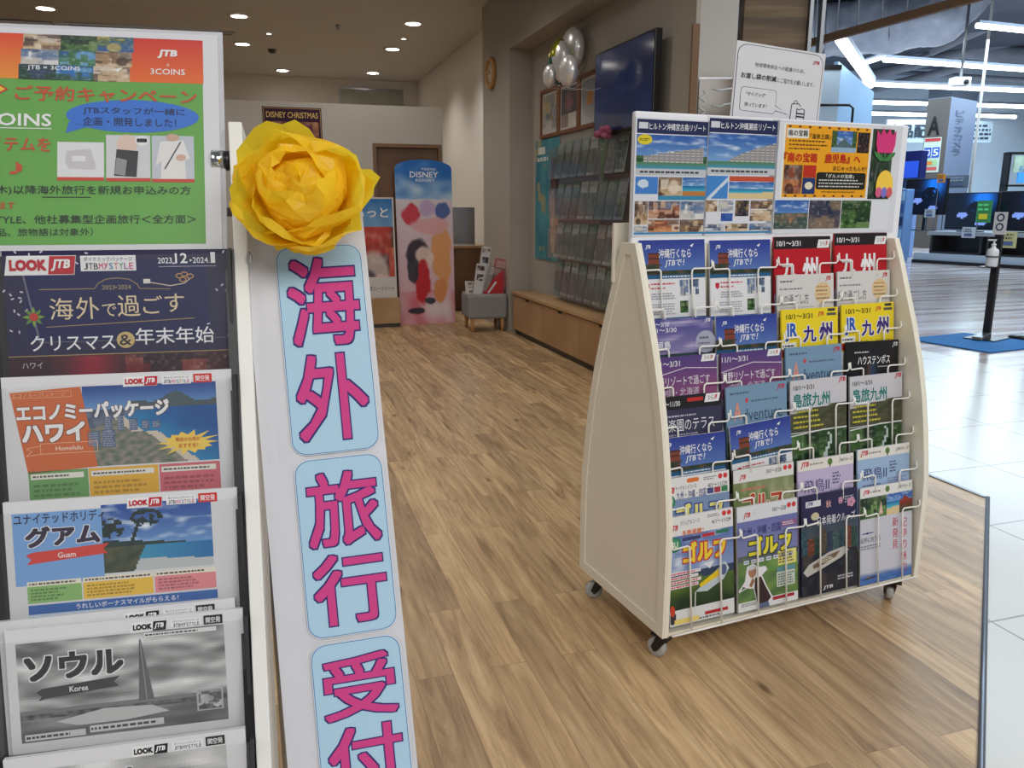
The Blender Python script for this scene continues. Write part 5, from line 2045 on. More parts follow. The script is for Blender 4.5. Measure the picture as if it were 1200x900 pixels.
# framed posters, three side by side
fr = [('framed poster of small pictures, first in the row beside the column', speckle([(190, 170, 120), (120, 130, 140), (206, 200, 186), (150, 110, 80), (90, 110, 130)], 5, 2)),
      ('framed dark poster with pinkish motif, middle of the row', lambda u, v: mixc((40, 44, 60), (150, 90, 96), max(0, 1 - ((u - .5) ** 2 + (v - .4) ** 2) * 9) + .5 * nz(u * 8, v * 8, 1)) if v < .68 else speckle([(206, 200, 190), (120, 90, 80), (225, 220, 214)], 6, 4)(u, v)),
      ('framed pale poster with an orange flower shape, partly behind the television', lambda u, v: (206, 140, 60) if (u - .45) ** 2 + (v - .45) ** 2 < .03 + .01 * math.sin(8 * math.atan2(v - .45, u - .45)) else mixc((140, 150, 170), (200, 202, 206), v))]
for k in range(3):
    x0 = wy(7.14) + k * .462
    t = thing('picture_frame', fr[k][0], 'framed poster', MW @ Matrix.Translation((x0, -.002, 1.812)), 'framed posters on the recess wall')
    mb = MB()
    mb.ring([(0, 0), (.460, 0), (.460, .415), (0, .415)], [(.032, .032), (.428, .032), (.428, .383), (.032, .383)], -.022, 0, 'y')
    mb.obj('frame', mat('brown frame wood', (112, 70, 42), .5), t, .002)
    s = Sheet(.396, .351, 100, .004, (206, 204, 200), .0004)
    s.pic(5, 5, 95, s.uh - 5, fr[k][1], 26, 24)
    s.obj('print', Matrix.Translation((.032, -.008, .032)), '', '', None, MATTE, t)
    mb = MB()
    mb.box(.032, -.013, .032, .428, -.012, .383)
    mb.obj('glazing', CLEAR, t)

# television
t = thing('television', 'large wall-mounted television with a dark blue screen', 'television', MW @ Matrix.Translation((0, -.09, 0)))
tx0, tx1, tz0, tz1 = 1.80, 2.74, 1.715, 2.285
mb = MB()
mb.box(tx0, -.02, tz0, tx1, .03, tz1)
mb.box(tx0 + .15, .03, tz0 + .1, tx1 - .15, .055, tz1 - .12)
mb.obj('casing', BLACK, t, .004)
s = Sheet(tx1 - tx0 - .02, tz1 - tz0 - .024, 100, .001, (10, 12, 20), .0003)


def scr(u, v):
    return mixc((20, 30, 60), (40, 58, 100), .4 + .7 * nz(u * 1.6 + 3, v * 2.2, 8))


s.pic(0.5, .5, 99.5, s.uh - .5, scr, 30, 20)
scm = bpy.data.materials.new('lit television picture')
scm.use_nodes = True
nt = scm.node_tree
a_ = nt.nodes.new('ShaderNodeVertexColor')
a_.layer_name = 'Col'
b_ = nt.nodes['Principled BSDF']
nt.links.new(a_.outputs[0], b_.inputs['Emission Color'])
b_.inputs['Emission Strength'].default_value = .55
b_.inputs['Base Color'].default_value = (.004, .005, .008, 1)
b_.inputs['Roughness'].default_value = .1
s.obj('screen', Matrix.Translation((tx0 + .01, -.0215, tz0 + .014)), '', '', None, scm, t)
mb = MB()
mb.box(tx0 + .35, .055, tz0 + .15, tx1 - .35, .09, tz1 - .2)
mb.obj('wall_bracket', STEEL, t)

# foil balloons
BM = mat('silver foil', (226, 226, 228), .3, .55, bump=.25, noise_scale=14)
BY = mat('yellow green foil', (190, 190, 40), .2, .9, bump=.2, noise_scale=14)
BT = mat('teal foil', (40, 110, 116), .2, .9, bump=.2, noise_scale=14)


def foil(px, x, r, lab, mats, thick=.5):
    M_ = frame((2.5, 7.474, 0), R(-90))
    hx, hz = hit(M_, px[0], px[1], x)
    m_ = MB()

    def rim(d):
        an = math.atan2(d.z, d.x)
        return 1 + .025 * math.sin(an * 22) * (1 - abs(d.y)) ** 2
    m_.ball((0, 0, 0), r, r * thick, r, 44, 18, 0, None, rim)
    if len(mats) > 1:
        for i, f in enumerate(m_.f):
            cx = sum(m_.v[k][0] for k in f) / 4
            cz = sum(m_.v[k][2] for k in f) / 4
            m_.mi[i] = 1 if cz > r * .15 and cx < r * .5 else (2 if cz <= r * .15 and cx < r * .3 else 0)
    o_ = m_.obj('foil_balloon', mats)
    o_.matrix_world = M_ @ Matrix.Translation((hx, x, hz))
    tag(o_, lab, 'balloon', 'foil balloons above the framed posters')
    t_ = MB()
    t_.tube([(0, 0, -r * .97), (.004, 0, -r * 1.06)], [.012, .004], 8)
    t_.obj('knot', mats[0], o_)
    t_ = MB()
    t_.tube([(.004, 0, -r * 1.05), (.0, -x * .5, -r * 1.12), (.02, -x - .002, -r * .7)], .0015, 5)
    t_.obj('ribbon', PAPERW, o_)


foil((671, 57), -.10, .155, 'round silver foil balloon, topmost of the bunch', [BM], .5)
foil((655, 73), -.24, .165, 'yellow and teal foil balloon in the middle of the bunch', [BM, BY, BT], .45)
foil((666, 83), -.36, .110, 'silver foil balloon hanging low on the right of the bunch', [BM], .55)
foil((644, 89), -.40, .080, 'small silver foil balloon at the lower left of the bunch', [BM], .55)

# teal map poster, curling off the wall
t = Sheet(.63, 1.07, 100, .003, (70, 130, 146), .0006)


def mapf(u, v):
    n_ = nz(u * 3, v * 5, 3) + .5 * nz(u * 8, v * 11, 2)
    c_ = mixc((58, 120, 138), (86, 150, 160), nz(u * 4, v * 4, 7) + .5)
    if u < .45 and n_ > .28:
        return (150, 150, 120)
    if u > .55 and abs(v - .55) < .38 and u > .62 + .18 * abs(v - .5):
        return speckle([(60, 40, 40), (140, 90, 76), (190, 160, 140), (80, 60, 60)], 6, 4)(u, v)
    return c_


t.pic(0, 0, 100, t.uh, mapf, 40, 60)
t.rect(12, 10, 42, 20, (206, 214, 206), 2)
t.micro(10, 22, 60, 32, 1, (206, 216, 212), 3)
t.obj('map_poster', MW @ Matrix.Translation((wy(7.285), -.012, .735)), 'teal map poster on the recess wall below the framed posters', 'poster', None, MATTE)
mb = MB()
mb.box(wy(5.75), -.012, .5, wy(4.6), 0, 1.75)
tag(mb.obj('backing_panel', VENEERD, None, .002, MW), 'brown wooden backing panel on the wall under the television', 'panel')

# clear wall rack with pamphlets
wr = thing('wall_pamphlet_rack', 'clear acrylic wall rack full of dim pamphlets beside the teal map', 'pamphlet rack', MW @ Matrix.Translation((wy(6.65), -.012, 0)))
WN, WWd = 8, .178
RZ = [.47, .79, 1.12, 1.45]
mb = MB()
mb.box(0, -.006, .44, WN * WWd, 0, 1.80)
mb.obj('back_sheet', CLEAR_WALL, wr)
for r in range(4):
    mb = MB()
    mb.box(0, -.10, RZ[r] - .012, WN * WWd, -.006, RZ[r])
    for k in range(WN + 1):
        mb.box(k * WWd - .0015, -.10, RZ[r], k * WWd + .0015, -.006, RZ[r] + .26)
    mb.box(0, -.103, RZ[r], WN * WWd, -.10, RZ[r] + .24)
    mb.obj('shelf_tray', CLEAR_WALL, wr)
rnd = random.Random(3)
PD = []
for k in range(6):
    s = Sheet(.150, .29, 100, .006, [(150, 166, 154), (126, 144, 132), (160, 156, 146), (110, 130, 112), (176, 176, 168), (134, 138, 144)][k], .0005)
    s.pic(4, 50 + 10 * (k % 3), 96, 180, speckle([(50, 66, 50), (96, 110, 86), (70, 84, 90), (120, 124, 116)], 4, k), 10, 12)
    s.rect(10, 14, 70, 26, (150, 152, 148), 2)
    PD.append(s)
PM = []
for r in range(4):
    for k in range(WN):
        s = PD[rnd.randrange(6)]
        M_ = MW @ Matrix.Translation((wy(6.65) + k * WWd + .014, -.066, RZ[r])) @ Matrix.Rotation(R(-9), 4, 'X')
        i = PD.index(s)
        lab = 'dim grey green pamphlet standing in the clear wall rack'
        if i < len(PM) and PM[i] is not None:
            o = bpy.data.objects.new('pamphlet', PM[i])
            C.objects.link(o)
            o.matrix_world = M_
            tag(o, lab, 'pamphlet', 'pamphlets in the clear wall rack')
        else:
            o = s.obj('pamphlet', M_, lab, 'pamphlet', 'pamphlets in the clear wall rack', MATTE)
            while len(PM) <= i:
                PM.append(None)
            PM[i] = o.data

# small vase with pink flowers fixed at the rack
hx, hz = hit(MW, 706, 168, -.17)
t = thing('flower_vase', 'slim clear wall vase of dark pink flowers below the television corner', 'vase', MW @ Matrix.Translation((hx, -.17, hz)))
mb = MB()
mb.lathe([(.02, -.34), (.026, -.33), (.022, -.2), (.03, -.06), (.036, 0), (.033, 0), (.027, -.06), (.019, -.2), (.02, -.325)], 18)
mb.obj('glass', CLEAR, t)
mb = MB()
rnd = random.Random(11)
for k in range(9):
    a = rnd.uniform(0, 6.28)
    q = Vector((.05 * math.cos(a) * rnd.random(), .04 * math.sin(a), .05 + .05 * rnd.random()))
    mb.ball(q, .028, .028, .022, 12, 8, 0, None, lambda d: 1 + .25 * math.sin(6 * math.atan2(d.y, d.x)))
mb.obj('blossom', mat('dusky pink petal', (150, 76, 104), .6), t)
mb = MB()
for k in range(5):
    mb.tube([(0, 0, -.28), (.01 * (k - 2), .004 * k, -.05), (.016 * (k - 2), .0, .05)], .0025, 6)
mb.obj('stem', mat('flower stem green', (70, 100, 60), .6), t)
mb = MB()
mb.box(-.012, .015, -.12, .012, .07, -.10)
mb.obj('wall_clip', CLEAR_WALL, t)

# wall clock on the column face
MC = frame((2.29, 8.42, 0), R(-90))
hx, hz = hit(MC, 577, 86)
t = thing('wall_clock', 'round wooden wall clock on the grey column', 'clock', MC @ Matrix.Translation((hx, 0, hz)))
mb = MB()
Q = Matrix.Rotation(R(90), 4, 'X')
mb.lathe([(.120, 0), (.150, 0), (.150, .03), (.140, .042), (.124, .042), (.120, .02)], 36, M=Q, cap=False)
mb.obj('rim', mat('clock wood', (176, 132, 74), .5), t)
mb = MB()
mb.lathe([(.001, .002), (.121, .002), (.121, .02), (.001, .02)], 36, M=Q)
fo = mb.obj('dial', mat('clock dial', (206, 196, 170), .5), t)
mb = MB()
for k in range(12):
    a = k * math.pi / 6
    mb.box(-.003, -.022, .086, .003, -.02, .106, M=Matrix.Rotation(a, 4, 'Y'))
mb.obj('hour_mark', BLACK, fo)
mb = MB()
mb.box(-.004, -.026, -.01, .004, -.024, .06, M=Matrix.Rotation(R(-60), 4, 'Y'))
mb.box(-.003, -.028, -.01, .003, -.026, .09, M=Matrix.Rotation(R(20), 4, 'Y'))
mb.obj('hand', BLACK, t)

# ------------------------------------------------------------------ ottoman and what stands on it
MO = frame((1.885, 7.53, 0), R(-4))
ott = thing('ottoman', 'grey fabric ottoman with short wooden legs beside the column', 'ottoman', MO)
mb = MB()
mb.box(0, 0, .13, .395, .42, .372)
mb.obj('seat', FELT, ott, .025)
for a, b_ in ((.045, .045), (.35, .045), (.045, .375), (.35, .375)):
    mb = MB()
    mb.tube([(a, b_, 0), (a, b_, .135)], [.015, .022], 12)
    mb.obj('leg', LEGWOOD, ott)
# red display box: slanted front, sheets inside
hx, _ = hit(MO, 566, 342, .06)
t = thing('red_display_box', 'red slanted cardboard display box on the ottoman', 'display box', MO @ Matrix.Translation((.175, .07, .372)))
mb = MB()
mb.prism([(0, 0), (.19, 0), (.19, .23), (.09, .145)], 0, .012, 'y')
mb.prism([(0, 0), (.19, 0), (.19, .23), (.09, .145)], .188, .20, 'y')
mb.box(.0, .012, 0, .19, .188, .01)
mb.box(.18, .012, .01, .19, .188, .23)
mb.obj('body', RED, t)
mb = MB()
mb.prism([(.028, .012), (.046, .006), (.128, .112), (.110, .122)], -.002, .0, 'y')
mb.obj('white_strip', PAPERW, t)
for k, (lab, cc, hh) in enumerate((('pinkish leaflet pack at the back of the red display box', (170, 96, 96), .34), ('grey leaflet sheets leaning in front inside the red display box', (150, 146, 142), .27))):
    s = Sheet(.15, hh, 100, .02, cc, .0005)
    s.micro(10, 12, 90, 60, 5, (206, 190, 186), 2)
    s.obj('leaflet_pack', MO @ Matrix.Translation((.205 + .045 * (1 - k) + .07 * 0, .10, .385)) @ Matrix.Rotation(R(12), 4, 'Y') @ Matrix.Translation((-.02, 0, 0)), lab, 'leaflets', 'leaflets in the red box', MATTE)
for k, (lab, x0, y0, h_, z0) in enumerate((('tall white leaflet stand with small portraits at the back left of the ottoman', .115, .22, .46, .372), ('shorter white leaflet stand in front of the tall one on the ottoman', .055, .08, .30, .372))):
    t = thing('leaflet_stand', lab, 'leaflet stand', MO @ Matrix.Translation((x0, y0, z0)) @ Matrix.Rotation(R(8), 4, 'Y'), 'leaflet stands on the ottoman')
    mb = MB()
    mb.prism([(0, 0), (.10, 0), (.085, .02), (.022, .02)], 0, .1, 'y')
    mb.box(0, .0, .0, .10, .012, h_ - .03)
    mb.obj('holder', CLEAR_WALL, t)
    s = Sheet(.092, h_, 100, .004, (206, 204, 202), .0006)
    s.pic(8, 20, 92, 70, speckle([(60, 50, 50), (170, 150, 140), (206, 200, 198), (110, 70, 70)], 6, k), 16, 10)
    s.pic(20, 110, 90, 180, speckle([(40, 40, 50), (120, 100, 96), (206, 200, 198), (70, 70, 90)], 5, k + 4), 14, 12)
    s.obj('leaflet', Matrix.Translation((.004, -.005, .004)), '', '', None, MATTE, t)
s = Sheet(.12, .13, 100, .01, (206, 200, 190), .0006)
s.pic(5, 10, 95, 100, speckle([(206, 200, 190), (150, 110, 90), (206, 206, 200), (100, 90, 90)], 5, 8), 14, 12)
s.obj('small_booklet', MO @ Matrix.Translation((.0, .12, .372)) @ Matrix.Rotation(R(-20), 4, 'X') @ Matrix.Rotation(R(10), 4, 'Z'), 'small pale booklet leaning at the left edge of the ottoman', 'booklet', None, MATTE)

# desk with a screen, in the passage behind the partition
t = thing('service_desk', 'wooden service desk in the passage behind the ottoman', 'desk', frame((2.06, 9.2, 0)))
mb = MB()
mb.box(0, 0, .74, .48, .6, .77)
mb.obj('desk_top', VENEER, t, .003)
mb = MB()
mb.box(.02, .05, 0, .46, .07, .74)
mb.obj('front_panel', VENEERD, t)
for sx in (0.0, .44):
    mb = MB()
    mb.box(sx, .03, 0, sx + .04, .58, .74)
    mb.obj('side_panel', VENEER, t)
t = thing('desk_screen', 'grey glossy divider screen standing on the service desk', 'divider', frame((2.14, 9.3, .77), R(-8)))
mb = MB()
mb.box(0, 0, .02, .27, .012, .44)
mb.obj('panel', mat('mirror grey', (150, 150, 154), .12, .7), t, .002)
mb = MB()
mb.box(-.008, -.01, 0, .278, .05, .02)
mb.obj('foot', STEEL, t)

# ------------------------------------------------------------------ standee, posters on the partition
MS = frame((1.333, 8.28, 0), R(2), R(2.5))
st = thing('cardboard_standee', 'tall arched cardboard standee with blue sky top and soft pink and red artwork', 'standee', MS)
W_, Hs, Ha = .60, 1.60, .09
arc = [(W_ / 2 + W_ / 2 * math.cos(R(a)), Hs + Ha * math.sin(R(a))) for a in range(0, 181, 12)]
ol = [(0, 0), (W_, 0)] + arc
mb = MB()
mb.prism(ol, 0, .012, 'y')
mb.obj('cardboard', mat('card brown', (150, 124, 96), .8), st)
s = Sheet(W_, Hs + Ha, 100, .0005, (200, 190, 196), .0008)
s.mb = MB()
# arched artwork grid: plain colour fields only
nx, ny = 56, 150


def art(u, y):
    """soft sky, pale clouds, then a pink plaza with rounded colour fields"""
    v = 1 - y / (Hs + Ha)
    if v < .24:
        return mixc((44, 110, 190), (190, 212, 232), max(0, (v - .05) * 4.5) + .5 * nz(u * 4, v * 16, 3))
    base = mixc((214, 206, 214), (222, 168, 178), (v - .24) * 1.3) if v < .8 else mixc((226, 206, 210), (204, 90, 106), .5 + .9 * nz(u * 4, v * 5, 2))
    for cx, cy, rx, ry, cc in ((.78, .58, .17, .20, (226, 158, 100)), (.74, .80, .11, .08, (214, 140, 84)), (.36, .55, .22, .07, (56, 50, 60)), (.46, .60, .16, .07, (232, 206, 196)), (.42, .74, .14, .13, (190, 36, 46)), (.26, .66, .10, .09, (60, 58, 70)),
                               (.26, .33, .16, .06, (202, 60, 76)), (.82, .31, .13, .05, (76, 98, 160)), (.54, .29, .14, .05, (190, 166, 204)), (.30, .92, .14, .02, (50, 50, 60)), (.55, .86, .10, .02, (60, 56, 66)), (.60, .40, .34, .05, (224, 170, 176))):
        d = ((u - cx) / rx) ** 2 + ((v - cy) / ry) ** 2
        w = max(0, min(1, (1.25 - d + .5 * nz(u * 9, v * 22, cx * 7)) * 2.2))
        base = mixc(base, cc, w * .92)
    return base


vs, fs, cs = [], [], []
for j in range(ny + 1):
    for i in range(nx + 1):
        u = i / nx
        top = Hs + Ha * math.sqrt(max(0, 1 - (2 * u - 1) ** 2))
        vs.append((u * W_, -.0012, top * j / ny))
for j in range(ny):
    for i in range(nx):
        a = j * (nx + 1) + i
        fs.append((a, a + 1, a + nx + 2, a + nx + 1))
        cs.append(ink(art((i + .5) / nx, vs[a][2])))
s.mb.add(vs, fs, 0, cs)
s.text('TOKYO', 46, 14, 72, 18, (226, 232, 240), 3, .02)
s.text('DISNEY', 26, 20, 76, 30, (232, 236, 242), 3, .02)
s.text('RESORT', 36, 32, 70, 37, (226, 232, 240), 3, .015)
s.obj('artwork', Matrix.Identity(4), '', '', None, MATTE, st)
mb = MB()
mb.prism([(.012, 0), (.30, 0), (.012, .9)], W_ / 2 - .01, W_ / 2 + .01, 'x')
mb.obj('rear_strut', mat('card brown', (150, 124, 96), .8), st)

# low wooden box and the festival poster above it
t = thing('low_wooden_plinth', 'low oak plinth under the poster left of the standee', 'plinth', frame((.55, 8.12, 0)))
mb = MB()
mb.box(0, 0, .04, .76, .32, .30)
mb.obj('body', VENEER, t, .003)
mb = MB()
mb.box(.02, .02, 0, .74, .3, .04)
mb.obj('base', DARK, t)
s = Sheet(.72, 1.01, 100, .006, (206, 202, 200), .0008)


def crowd(u, v):
    if v < .28:
        return mixc((50, 110, 176), (140, 176, 206), v * 3 + .4 * nz(u * 5, v * 9, 1))
    if v > .80:
        return (208, 202, 198)
    return speckle([(60, 50, 60), (190, 70, 60), (206, 160, 120), (120, 60, 56), (220, 200, 190), (150, 120, 60)], 7, 6)(u, v)


s.pic(2, 2, 98, s.uh - 2, crowd, 50, 60)
s.text('もっと', 44, 14, 92, 28, (226, 230, 236), 4, .02)
s.text('東京ディズニーリゾート', 40, s.uh - 16, 96, s.uh - 10, (60, 50, 50), 4, .01)
s.obj('resort_poster', frame((.58, 8.22, .30), 0, R(4)), 'poster with blue top and busy warm colours standing on the low plinth', 'poster', None, MATTE)
s = Sheet(.56, .62, 100, .003, (54, 26, 52), .0008)
s.text('DISNEY CHRISTMAS', 6, 8, 94, 18, (214, 180, 110), 4, .02)
s.pic(6, 24, 94, s.uh - 6, speckle([(60, 24, 50), (130, 40, 50), (90, 40, 80), (190, 130, 80)], 6, 4), 26, 26)
border(s, 2, 2, 98, s.uh - 2, (190, 150, 90), 1, 3)
s.obj('christmas_poster', frame((.078, 8.444, 1.545)), 'dark purple Christmas poster on the partition behind the yellow flower', 'poster', None, MATTE)

# ------------------------------------------------------------------ the mall beyond
# white end wall, glass panel with tube reflections modelled in white, slatted wood wall
p0, p1 = at(817, -30, 6.0), at(862, -30, 6.0)
MM = frame((p0.x, p0.y, 0), -YAW)
wE, _ = hit(MM, 863, 60)
mb = MB()
mb.box(-.05, 0, 0, wE, .3, 4.2)
struct(mb.obj('wall_end', WHITEWALL, None, 0, MM))
xa, za = hit(MM, 820, 92, -.05)
xb, zb2 = hit(MM, 861, 140, -.05)
t = thing('glass_panel', 'brown glass panel with modelled white wavy reflections left of the bag notice', 'glass panel', MM @ Matrix.Translation((xa, -.05, zb2 - .5)))
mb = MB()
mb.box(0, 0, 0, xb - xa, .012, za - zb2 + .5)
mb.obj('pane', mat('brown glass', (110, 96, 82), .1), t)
mb = MB()
mb.box(-.004, -.003, za - zb2 + .496, xb - xa, .016, za - zb2 + .51)
mb.obj('top_rail', STEEL, t)
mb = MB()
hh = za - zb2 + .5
mb.tube([(.03 + .022 * math.sin(q * .9), -.006, hh - .09 - q * .010) for q in range(28)], .004, 6)  # reflections of light tubes, modelled as thin white strands
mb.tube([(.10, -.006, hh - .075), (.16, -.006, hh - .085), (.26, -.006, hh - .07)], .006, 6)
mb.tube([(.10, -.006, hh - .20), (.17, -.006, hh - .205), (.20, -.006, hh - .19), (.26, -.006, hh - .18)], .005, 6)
mb.obj('tube_reflection', mat('white modelled reflection', (225, 235, 235), .4), t)
p0 = at(872, 20, 8.5)
MK = frame((p0.x, p0.y, 0), -YAW)
xb, zl = hit(MK, 944, 50)
_, zh = hit(MK, 900, -60)
mb = MB()
mb.box(0, 0, 0, xb, .2, zh)
struct(mb.obj('wall_slatted', SLATWOOD, None, 0, MK))
mb = MB()
for px in (946, 960):
    x, _ = hit(MK, px, 30)
    mb.box(x, -.05, 0, x + .04, .05, zh)
struct(mb.obj('trim_3', STEEL, None, .002, MK))

# diagonal brown beam hung on thin rods
a, b_ = at(915, 60, 9.5), at(1175, -12, 7.2)
mb = MB()
d = (b_ - a).normalized()
n_ = Vector((d.y, -d.x, 0)).normalized()
up_ = n_.cross(d)
if up_.z < 0:
    up_ = -up_
vs = []
for p in (a, b_):
    for q, w in ((-.03, -.04), (.03, -.04), (.03, .04), (-.03, .04)):
        vs.append(p + n_ * q + up_ * w)
mb.add(vs, [(0, 1, 2, 3), (7, 6, 5, 4), (0, 4, 5, 1), (1, 5, 6, 2), (2, 6, 7, 3), (3, 7, 4, 0)])
bm_ = mb.obj('hanging_beam', BEAMW)
tag(bm_, 'brown beam hanging diagonally across the mall ceiling', 'beam')
for k in range(7):
    p = a.lerp(b_, .08 + .11 * k)
    mb = MB()
    mb.tube([p, p + Vector((.12 * (k % 3 - 1), 0, 6.2 - p.z))], .008, 6)
    mb.obj('hanger_rod', PIPE, bm_)

# electronics shop: shelf line
MSH = frame((14.05, 14.7, 0), math.atan2(-2.4, .55))
mb = MB()
x1s, _ = hit(MSH, 1330, 330)
# far walls of the shop
Mfar = frame(at(1000, 150, 30) * 1.0, -YAW - R(6))
Mfar.translation.z = 0
mb = MB()
mb.box(-12, 0, 0, 14, .3, 6.2)
struct(mb.obj('wall_shop', BLUEWALL, None, 0, Mfar))
# display shelving with drawers along the front
sh = thing('display_shelving', 'long low grey display shelving with a pale kick rail under the televisions', 'display shelf', MSH)
Ls = 7.5
mb = MB()
mb.box(0, .05, .0, Ls, 1.0, .22)
mb.obj('base', mat('pale kick rail', (176, 190, 206), .4), sh)
mb = MB()
mb.box(0, .0, 0, Ls, .06, .07)
mb.obj('kick_strip', BLACK, sh)
mb = MB()
for k in range(6):
    x0 = .3 + k * 1.25
    mb.box(x0, .15, .22, x0 + 1.15, .9, .26)
    mb.box(x0, .15, .22, x0 + .05, .9, .62)
    mb.box(x0 + 1.1, .15, .22, x0 + 1.15, .9, .62)
    mb.box(x0, .7, .22, x0 + 1.15, .75, .62)
mb.obj('compartment', DARK, sh)
mb = MB()
mb.box(.25, .08, .62, Ls - .1, .95, .70)
mb.obj('top_board', mat('grey shelf top', (150, 158, 166), .35), sh, .005)

tvm = bpy.data.materials.new('lit shop screen')
tvm.use_nodes = True
nt = tvm.node_tree
a_ = nt.nodes.new('ShaderNodeVertexColor')
a_.layer_name = 'Col'
b_ = nt.nodes['Principled BSDF']
nt.links.new(a_.outputs[0], b_.inputs['Emission Color'])
b_.inputs['Emission Strength'].default_value = 1.3
b_.inputs['Base Color'].default_value = (.004, .005, .008, 1)
b_.inputs['Roughness'].default_value = .15


def demo(u, v):
    g = math.exp(-((u - .72) / .25) ** 2 - ((v - .15) / .35) ** 2)
    c_ = mixc((6, 8, 20), (30, 120, 240), g * 1.2)
    if (u - .62) ** 2 / .045 + (v - .45) ** 2 / .05 < 1 and nz(u * 9, v * 9, 3) > -.35:
        c_ = (8, 10, 22)
    if (u - .33) ** 2 / .012 + (v - .62) ** 2 / .008 < 1 or (u - .72) ** 2 / .012 + (v - .85) ** 2 / .006 < 1:
        c_ = (120, 150, 230)
    return c_


def shop_tv(px0, px1, yoff, lab, stand_=True):
    (xa, za), (xb, zb2) = hit(MSH, *px0, yoff), hit(MSH, *px1, yoff)
    t = thing('shop_television', lab, 'television', MSH @ Matrix.Translation((xa, yoff, zb2)), 'televisions in the electronics shop')
    w, h = xb - xa, za - zb2
    mb = MB()
    mb.box(0, .002, 0, w, .06, h)
    mb.obj('casing', BLACK, t, .006)
    s = Sheet(w - .04, h - .05, 100, .001, (8, 8, 14), .002)
    s.pic(.3, .3, 99.7, s.uh - .3, demo, 36, 22)
    s.obj('screen', Matrix.Translation((.02, -.004, .03)), '', '', None, tvm, t)
    if stand_:
        mb = MB()
        mb.box(w * .3, -.08, .70 - zb2, w * .7, .2, .72 - zb2)
        mb.box(w * .46, .06, .72 - zb2, w * .54, .1, max(.1, .8 - zb2))
        mb.obj('foot', BLACK, t)


shop_tv((1062, 210), (1107, 252), .5, 'dark blue shop television on the left, beyond the rack corner')
shop_tv((1111, 226), (1166, 270), .4, 'dark blue shop television in the middle, left of the sanitizer stand')
shop_tv((1174, 224), (1240, 272), .4, 'dark blue shop television at the right edge behind the sanitizer stand')
# upper monitor seen beside the tulip sticker
xa, za = hit(MSH, 1046, 178, 1.6)
xb, zb2 = hit(MSH, 1077, 212, 1.6)
t = thing('display_header', 'navy blue shop display header beside the tulip sticker', 'display', MSH @ Matrix.Translation((xa, 1.6, 0)))
mb = MB()
mb.box(0, 0, zb2, xb - xa, .25, za)
mb.obj('lightbox', mat('navy lightbox', (24, 34, 92), .3), t, .02)
mb = MB()
mb.box(.05, -.01, zb2 + .08, xb - xa - .05, 0, za - .25)
mb.obj('face', mat('blue lit face', (40, 76, 190), .3, emit=.6), t)
mb = MB()
mb.box(.1, .05, 0, xb - xa - .1, .2, zb2)
mb.obj('post', mat('pale blue post', (120, 150, 200), .4), t)

# column with A
zc1 = 4.35
pc = at(1110, 160, 23.5)
MCo = frame((pc.x, pc.y, 0), -YAW - R(44))
xl, _ = hit(MCo, 1084, 180)
mb = MB()
w1 = 1.0
# left face runs back to the left, right face to the right, meeting at the corner edge


def face_frame(dyaw):
    return frame((pc.x, pc.y, 0), -YAW + dyaw)


FA = face_frame(R(38))      # right face
FB = face_frame(R(-52))     # left face
xr_, zr = hit(FA, 1141, 160)
xl_, zl_ = hit(FB, 1083, 160)
_, ztop = hit(FA, 1111, 113)
mb = MB()
e1, e2 = FA.col[0].to_3d(), -FB.col[0].to_3d()
A_, B_ = pc.copy(), pc + e1 * abs(xr_)
A_.z = B_.z = 0
D_ = Vector((pc.x, pc.y, 0)) + e2 * abs(xl_)
E_ = B_ + (D_ - A_)
vs = [A_, B_, E_, D_] + [p + Vector((0, 0, ztop)) for p in (A_, B_, E_, D_)]
mb.add(vs, [(0, 3, 2, 1), (4, 5, 6, 7), (1, 2, 6, 5), (2, 3, 7, 6)], 0)
mb.add(vs, [(0, 1, 5, 4)], 1)
mb.add(vs, [(3, 0, 4, 7)], 2)
struct(mb.obj('column', [PIPE, mat('column grey face', (112, 124, 148), .5), mat('column wood face', (88, 82, 78), .6, noise_amt=.1, noise_scale=3)]))
mb = MB()
cap = [p + Vector((0, 0, 0)) for p in vs[4:]] + [p + Vector((0, 0, .28)) for p in vs[4:]]
mb.add(cap, [(0, 1, 2, 3), (7, 6, 5, 4), (0, 4, 5, 1), (1, 5, 6, 2), (2, 6, 7, 3), (3, 7, 4, 0)])
struct(mb.obj('column_cap', mat('column cap', (120, 134, 152), .6)))


def lettering(F, s_, px0, px1, mt, name, lab, off=.02, bold=.0, vert=False):
    (xa, za), (xb, _), (_, zb2) = hit(F, *px0), hit(F, px1[0], px0[1]), hit(F, *px1)
    mb = MB()
    items = [(s_, xa, zb2, xb, za)]
    if vert:
        hh = (za - zb2) / len(s_)
        items = [(ch, xa, za - (i + .88) * hh, xb, za - (i + .08) * hh) for i, ch in enumerate(s_)]
    for ch, x0, z0, x1, z1 in items:
        v, f = text_mesh(ch, bold)
        ax, bx = min(p[0] for p in v), max(p[0] for p in v)
        ay, by = min(p[1] for p in v), max(p[1] for p in v)
        q = [(x0 + (p[0] - ax) / (bx - ax) * (x1 - x0), z0 + (p[1] - ay) / (by - ay) * (z1 - z0)) for p in v]
        mb.add([(a, -off, b) for a, b in q], f)
        mb.add([(a, -off + .01, b) for a, b in q], [tuple(k[::-1]) for k in f])
    return mb, F


